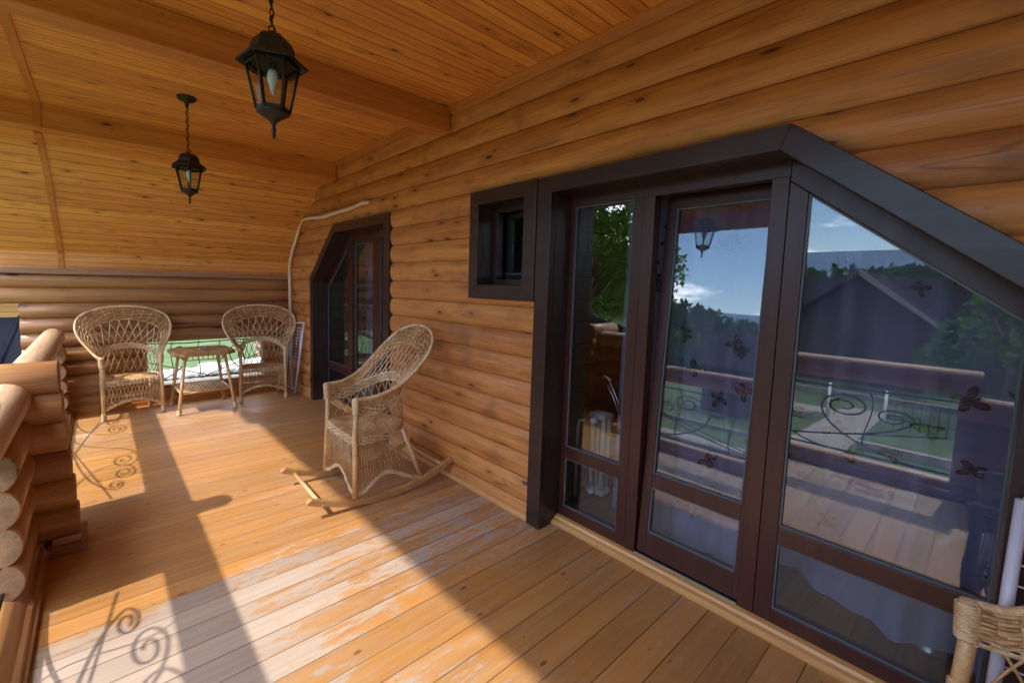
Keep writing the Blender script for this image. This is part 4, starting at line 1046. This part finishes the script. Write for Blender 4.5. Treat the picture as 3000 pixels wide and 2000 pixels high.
# ---------------------------------------------------------------- drying racks
def rack(label, P, nw, w_in=(0.10, 0.93)):
    """P: four corners: bl, tl, br, tr of the folded airer"""
    bl, tl, br, tr = [Vector(p) for p in P]
    T = thing('drying_rack', label, 'drying rack', tuple((bl+br)/2), 0, 'folded white drying racks')
    nrm = (br-bl).cross(tl-bl).normalized(); 
    if nrm.x > 0: nrm = -nrm
    for a, c_ in ((bl, tl), (br, tr)):
        b = MB(); b.tube([a, c_], 0.0145, 8); b.build('side_tube', m_bluew, T)
    b = MB()
    b.tube([bl.lerp(tl, 0.06), br.lerp(tr, 0.06)], 0.006, 6); b.build('end_bar', m_bluew, T)
    b = MB(); b.tube([tl, tr], 0.008, 6)
    b.build('end_bar', m_bluew, T)
    b = MB()
    for i in range(nw):
        t = w_in[0]+(w_in[1]-w_in[0])*i/(nw-1); b.tube([bl.lerp(tl, t), br.lerp(tr, t)], 0.0028, 4)
    for s_ in (0.3, 0.62): b.tube([bl.lerp(br, s_).lerp(tl.lerp(tr, s_), 0.05), bl.lerp(br, s_).lerp(tl.lerp(tr, s_), 0.95)], 0.0028, 4)
    b.build('wire', m_bluew, T)
    # folded legs just behind
    for q in (0.12, 0.88):
        b = MB(); p0 = bl.lerp(br, q)-nrm*0.035; p1 = tl.lerp(tr, q*0.9)-nrm*0.012-(tl-bl)*0.12; b.tube([p0, p1], 0.007, 6); b.build('folding_leg', m_bluew, T)
    return T
rack('folded white wire drying rack leaning in the far corner behind the right armchair', [(1.93,6.15,0.01),(1.985,6.02,0.93),(1.955,5.80,0.01),(2.015,5.60,0.965)], 19)
rack('folded white drying rack leaning beside the large doors at the right edge', [(1.915,-0.62,0.01),(1.985,-0.62,0.95),(1.90,-0.085,0.01),(1.975,-0.098,0.935)], 14)

# ---------------------------------------------------------------- insulated pipe on the wall
pts = catmull([(2.035,3.89,2.262),(2.03,4.02,2.272),(2.025,4.25,2.250),(2.022,4.6,2.245),(2.02,5.0,2.235),(2.02,5.35,2.262),(2.02,5.62,2.262),(2.018,5.70,2.215),(2.016,5.78,2.12),(2.014,5.97,1.93),(2.014,6.10,1.76),(2.014,6.125,1.60),(2.014,6.12,1.1),(2.014,6.12,0.5),(2.014,6.12,0.0)], 90)
rn = random.Random(4)
b = MB(); b.tube([p+Vector((rn.uniform(-.002,.002), rn.uniform(-.003,.003), rn.uniform(-.003,.003))) for p in pts], [0.019*(1+rn.uniform(-.10,.10)) for _ in pts], 10)
tag(b.build('insulated_pipe', m_foam), 'pale insulated pipe running along the log wall and down into the corner', 'pipe')

# ---------------------------------------------------------------- outdoors
GZ = -3.0
def ground_mat(name, a, c, sc=0.6, rough=0.95):
    m, nt, out = newmat(name); g = G(nt); tc = g.n('ShaderNodeTexCoord')
    n1 = g.noise(tc.outputs['Object'], sc, 5, 0.65); n2 = g.noise(tc.outputs['Object'], 18, 3, 0.6)
    col = g.mix(g.smooth(g.math('ADD', g.math('MULTIPLY', n1, 0.7), g.math('MULTIPLY', n2, 0.3)), 0.35, 0.65), a, c); bsdf(g, out, col, rough, n2, 0.3, 0.03); return m
m_lawn = ground_mat('mown_lawn', (0.030,0.062,0.013), (0.055,0.098,0.022))
m_path = ground_mat('pale_paving', (0.25,0.225,0.20), (0.19,0.17,0.15), 2.5)
m_forest = ground_mat('forest_slope', (0.025,0.055,0.015), (0.045,0.085,0.022), 0.12)
def leafmat(name, a, c):
    m, nt, out = newmat(name); g = G(nt); tc = g.n('ShaderNodeTexCoord'); n1 = g.noise(tc.outputs['Object'], 1.3, 4, 0.7)
    col = g.mix(g.smooth(n1, 0.35, 0.65), a, c)
    d = g.n('ShaderNodeBsdfDiffuse'); l = g.n('ShaderNodeBsdfTranslucent'); g.l(col, d.inputs[0]); g.l(col, l.inputs[0])
    mx = g.n('ShaderNodeMixShader'); mx.inputs[0].default_value = 0.35; g.l(d.outputs[0], mx.inputs[1]); g.l(l.outputs[0], mx.inputs[2]); g.l(mx.outputs[0], out.inputs[0]); return m
m_leaf = leafmat('broad_leaves', (0.05,0.12,0.02), (0.11,0.20,0.04)); m_leaf2 = leafmat('dark_leaves', (0.028,0.065,0.018), (0.06,0.11,0.03))
m_bark = plain('rough_bark', (0.12,0.085,0.06), 0.9)
gb = MB(); n = 40
for i in range(n):
    for j in range(n): pass
gb.add([(-400,-400,GZ),(400,-400,GZ),(400,400,GZ),(-400,400,GZ)], [(0,1,2,3)])
tag(gb.build('ground', m_lawn), kind='structure')
b = MB(); b.prism([(-11.3,2.35),(-11.3,3.7),(-18.2,3.4),(-18.2,2.2)], GZ, GZ+0.03, 'z'); b.prism([(-17.2,3.4),(-16.2,3.45),(-16.2,12),(-17.2,12)], GZ, GZ+0.034, 'z')
tag(b.build('path', m_path), kind='structure')
def kerb(x, y0, y1, lab):
    b = MB(); b.box(x, x+0.22, y0, y1, GZ, GZ+0.22); tag(b.build('stone_kerb', m_path), lab, 'kerb', 'pale kerbs across the lawn')
kerb(-12.6, -8, 2.2, 'pale stone kerb on the near lawn seen in the door glass'); kerb(-15.2, 3.8, 16, 'pale stone kerb left of the garden path seen in the door glass'); kerb(-20.6, -8, 16, 'pale stone kerb at the far edge of the lawn seen in the door glass')
# garden gate posts
for (x, y) in ((-16.0, 2.05), (-16.0, 3.55)):
    b = MB(); b.tube([(x, y, GZ), (x, y, GZ+1.15)], 0.045, 8); b.lathe([(0.06,0.0),(0.03,0.08)], 8, (x, y, GZ+1.15)); tag(b.build('gate_post', m_white), 'white post on the %s side of the garden path' % ('right' if y < 3 else 'left'), 'post', 'white posts at the garden path')
FN = thing('garden_fence', 'thin dark garden fence beside the path seen in the door glass', 'fence', (-16, -2, GZ))
b = MB()
for z in (0.3, 0.95): b.tube([(-16, -8, GZ+z), (-16, 2.0, GZ+z)], 0.02, 5)
b.build('rail', m_iron, FN)
b = MB()
for i in range(50): b.tube([(-16, -8+i*0.2, GZ), (-16, -8+i*0.2, GZ+1.0)], 0.010, 4)
b.build('bars', m_iron, FN)
# hill with forest
hm = MB(); NA, NR = 120, 10
def hillz(a, r):
    base = 7.5+2.2*math.sin(a*3.1+0.6)+1.4*math.sin(a*7.3+2.0)+0.6*math.sin(a*17)
    t = max(0.0, min(1.0, (r-48)/45)); return GZ-0.3+(base+0.5)*t*t*(3-2*t)
vs = []; fs = []
for i in range(NA+1):
    a = math.radians(60)+math.radians(250)*i/NA
    for j in range(NR+1):
        r = 46+60*j/NR; vs.append((r*math.cos(a), r*math.sin(a), hillz(a, r)+random.uniform(-0.15, 0.15)))
for i in range(NA):
    for j in range(NR): q = i*(NR+1)+j; fs.append((q, q+1, q+NR+2, q+NR+1))
hm.add(vs, fs, 0, True); tag(hm.build('hills', m_forest), kind='structure')
mt = MB(); vs = []; fs = []
for i in range(NA+1):
    a = math.radians(60)+math.radians(250)*i/NA
    h = 62+16*math.sin(a*2.3+1)+8*math.sin(a*5.7)+3*math.sin(a*13)
    vs += [(900*math.cos(a), 900*math.sin(a), -40), (1000*math.cos(a), 1000*math.sin(a), h), (1150*math.cos(a), 1150*math.sin(a), -40)]
for i in range(NA):
    for j in range(2): q = i*3+j; fs.append((q, q+1, q+4, q+3))
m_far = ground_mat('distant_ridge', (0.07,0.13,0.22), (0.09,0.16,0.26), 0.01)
mt.add(vs, fs, 0, True); tag(mt.build('distant_hills', m_far), kind='structure')
def leaf_quad(b, p, s, rn, mi=0):
    n_ = Vector((rn.gauss(0,1), rn.gauss(0,1), rn.gauss(0,1)+0.4)).normalized(); u = n_.orthogonal().normalized(); w = n_.cross(u); a = rn.uniform(0, 6.28)
    u2 = u*math.cos(a)+w*math.sin(a); w2 = n_.cross(u2)
    b.add([p-u2*s, p-w2*s*0.5, p+u2*s, p+w2*s*0.5], [(0,1,2,3)], mi)
rn = random.Random(11)
fo = MB()
for i in range(1900):
    a = math.radians(rn.uniform(95, 215)); r = rn.uniform(56, 96); base = Vector((r*math.cos(a), r*math.sin(a), hillz(a, r)))
    H_ = rn.uniform(1.6, 3.4); conif = rn.random() < 0.45
    for k in range(26):
        t = rn.random(); rad = (1-t)*0.9+0.15 if conif else 1.25*math.sqrt(max(0.05, 1-(2*t-1)**2)); an = rn.uniform(0, 6.28)
        leaf_quad(fo, base+Vector((rad*math.cos(an)*rn.random(), rad*math.sin(an)*rn.random(), 0.3+t*H_)), rn.uniform(0.35, 0.75), rn)
tag(fo.build('forest', m_leaf2), 'dense forest on the hillside reflected in the door glass', 'forest', None, 'stuff')
def tree(x, y, h, cr, label, mat, seed, nl=2600):
    rn = random.Random(seed); T = thing('garden_tree', label, 'tree', (x, y, GZ), 0, 'garden trees beyond the veranda')
    b = MB(); b.tube([(x, y, GZ), (x+0.1, y, GZ+h*0.35), (x-0.05, y+0.1, GZ+h*0.75)], [0.22, 0.16, 0.05], 8)
    cl = []
    for i in range(16):
        an = rn.uniform(0, 6.28); t = rn.uniform(0.3, 0.95); R_ = cr*(1-abs(t-0.55)*1.3)*rn.uniform(0.5, 0.95); c_ = Vector((x+R_*math.cos(an), y+R_*math.sin(an), GZ+h*t)); cl.append((c_, rn.uniform(0.28, 0.5)*cr))
        b.tube([(x, y, GZ+h*t*0.6), c_], [0.07, 0.015], 5)
    b.build('trunk', m_bark, T)
    b = MB()
    for i in range(nl):
        c_, r_ = rn.choice(cl); d = Vector((rn.gauss(0,1), rn.gauss(0,1), rn.gauss(0,1))).normalized()*r_*rn.uniform(0.45, 1.0)**0.5
        leaf_quad(b, c_+d, rn.uniform(0.09, 0.19), rn)
    b.build('crown', mat, T)
tree(-14.5, 12.8, 9.8, 4.0, 'tall bright green tree reflected in the left pane of the doors', m_leaf, 1, 8500)
tree(-18.5, 15.5, 9.0, 3.0, 'tall green tree behind the bright one in the left pane reflection', m_leaf2, 2, 3800)
tree(-19.5, -0.6, 4.6, 2.0, 'round green tree right of the neighbouring roof in the glass', m_leaf, 3, 2600)
tree(-14.0, 19.5, 9.0, 3.2, 'broad dark tree farther left in the door glass reflection', m_leaf2, 4, 3000)
# neighbouring house
m_hroof = plain('grey_brown_roof', (0.016,0.015,0.018), 0.95, spec=0.05); m_hwall = wood('weathered_log_house', 'Y', 'Z', 'X', 0.2, 0, (0.055,0.030,0.018), (0.035,0.018,0.011), groove=0.02)
NH = thing('neighbouring_house', 'dark log house with gabled roof reflected in the right pane', 'house', (-26, 4.2, GZ))
b = MB(); b.box(-31, -24.3, 1.7, 6.7, GZ, 0.35); b.prism([(1.7,0.3),(6.7,0.3),(4.2,2.3)], -24.5, -24.3, 'x'); b.build('wall', m_hwall, NH)
b = MB()
for s_ in (-1, 1):
    b.prism([(4.2+s_*0.0,2.40),(4.2+s_*2.95,-0.1),(4.2+s_*2.95,0.03),(4.2,2.55)], -31.3, -23.6, 'x')
b.build('roof', m_hroof, NH)
b = MB()
for s_ in (-1,): b.prism([(4.2,2.36),(4.2+s_*2.98,-0.16),(4.2+s_*2.98,0.0),(4.2,2.72)], -23.6, -23.52, 'x')  # pale tapered board on one slope only, painting in the sunlit roof verge
b.build('sunlit_verge_board', m_path, NH)
b = MB(); b.box(-24.3, -24.25, 3.5, 4.9, -1.9, -0.7); b.build('window', m_glass, NH)
NW = thing('neighbouring_house', 'long low house roof behind the gabled one in the glass', 'house', (-29, -4, GZ))
b = MB(); b.box(-34, -27, -9, 12, GZ, 0.2); b.build('wall', m_hwall, NW)
b = MB(); b.prism([(-26.5,0.0),(-30.5,2.4),(-34.5,0.0),(-34.5,-0.15),(-26.5,-0.15)], -9.5, 12.5, 'y'); b.build('roof', m_hroof, NW)
# neighbouring wing seen at the left edge
m_yel = wood('yellow_boards', 'X', 'Z', 'Y', 0.09, 0, (0.40,0.22,0.07), (0.32,0.165,0.048), groove=0.006, kscale=1.2, kamt=0.5, smudge=0.1)
m_slate = plain('dark_blue_roof_sheet', (0.006,0.008,0.014), 0.9, spec=0.04)
WG = thing('neighbouring_wing', 'yellow boarded gable above a dark blue roof at the left edge', 'building', (-3, 9, GZ))
b = MB(); b.box(-7, -0.62, 9.0, 9.3, GZ, 1.9); b.build('wall', m_yel, WG)
b = MB(); b.prism([(6.6,0.28),(9.02,0.81),(9.02,0.89),(6.6,0.36)], -7, -0.6, 'x')
for i in range(22): b.tube([(-7+i*0.29, 6.6, 0.375), (-7+i*0.29, 9.0, 0.90)], 0.02, 5)
b.box(-7, -0.6, 6.5, 6.62, 0.18, 0.40); b.build('roof', m_slate, WG)
# garden behind the end wall
m_stone = plain('white_field_stone', (0.30,0.29,0.27), 0.85, 0.0, 3, 0.3)
RW = thing('stone_edging', 'low edging of white field stones on the lawn seen below the wicker table', 'stone edging', (5, 25.5, GZ))
rn = random.Random(3); b = MB()
for i in range(90):
    t = i/89; cx_, cy_ = 1.2+7.5*t, 24.0+2.6*t
    for k in range(5):
        s = rn.uniform(0.16, 0.34); b.lathe([(0.01,-s*0.6),(s*0.8,-s*0.3),(s,0.05),(s*0.75,s*0.45),(0.01,s*0.62)], 7, (cx_+rn.uniform(-.2,.2), cy_+rn.uniform(-2.7,-0.9), GZ+0.10+rn.uniform(0,0.2)), rot=rn.uniform(0,1))
b.build('stones', m_stone, RW)['kind'] = 'stuff'
WP = thing('woodpile', 'stack of split pale firewood on the lawn behind the right armchair', 'woodpile', (8.1, 27.5, GZ))
b = MB()
for r_ in range(8):
    for c_ in range(8-r_//3): b.tube([(7.2+c_*0.27+(r_ % 2)*0.13, 27.0, GZ+0.12+r_*0.23), (7.2+c_*0.27+(r_ % 2)*0.13, 28.0, GZ+0.12+r_*0.23)], 0.12, 7, mi=0, sm=False)
b.build('firewood', m_logend, WP)['kind'] = 'stuff'
for o in bpy.data.objects:
    if '_w' in o: del o['_w']
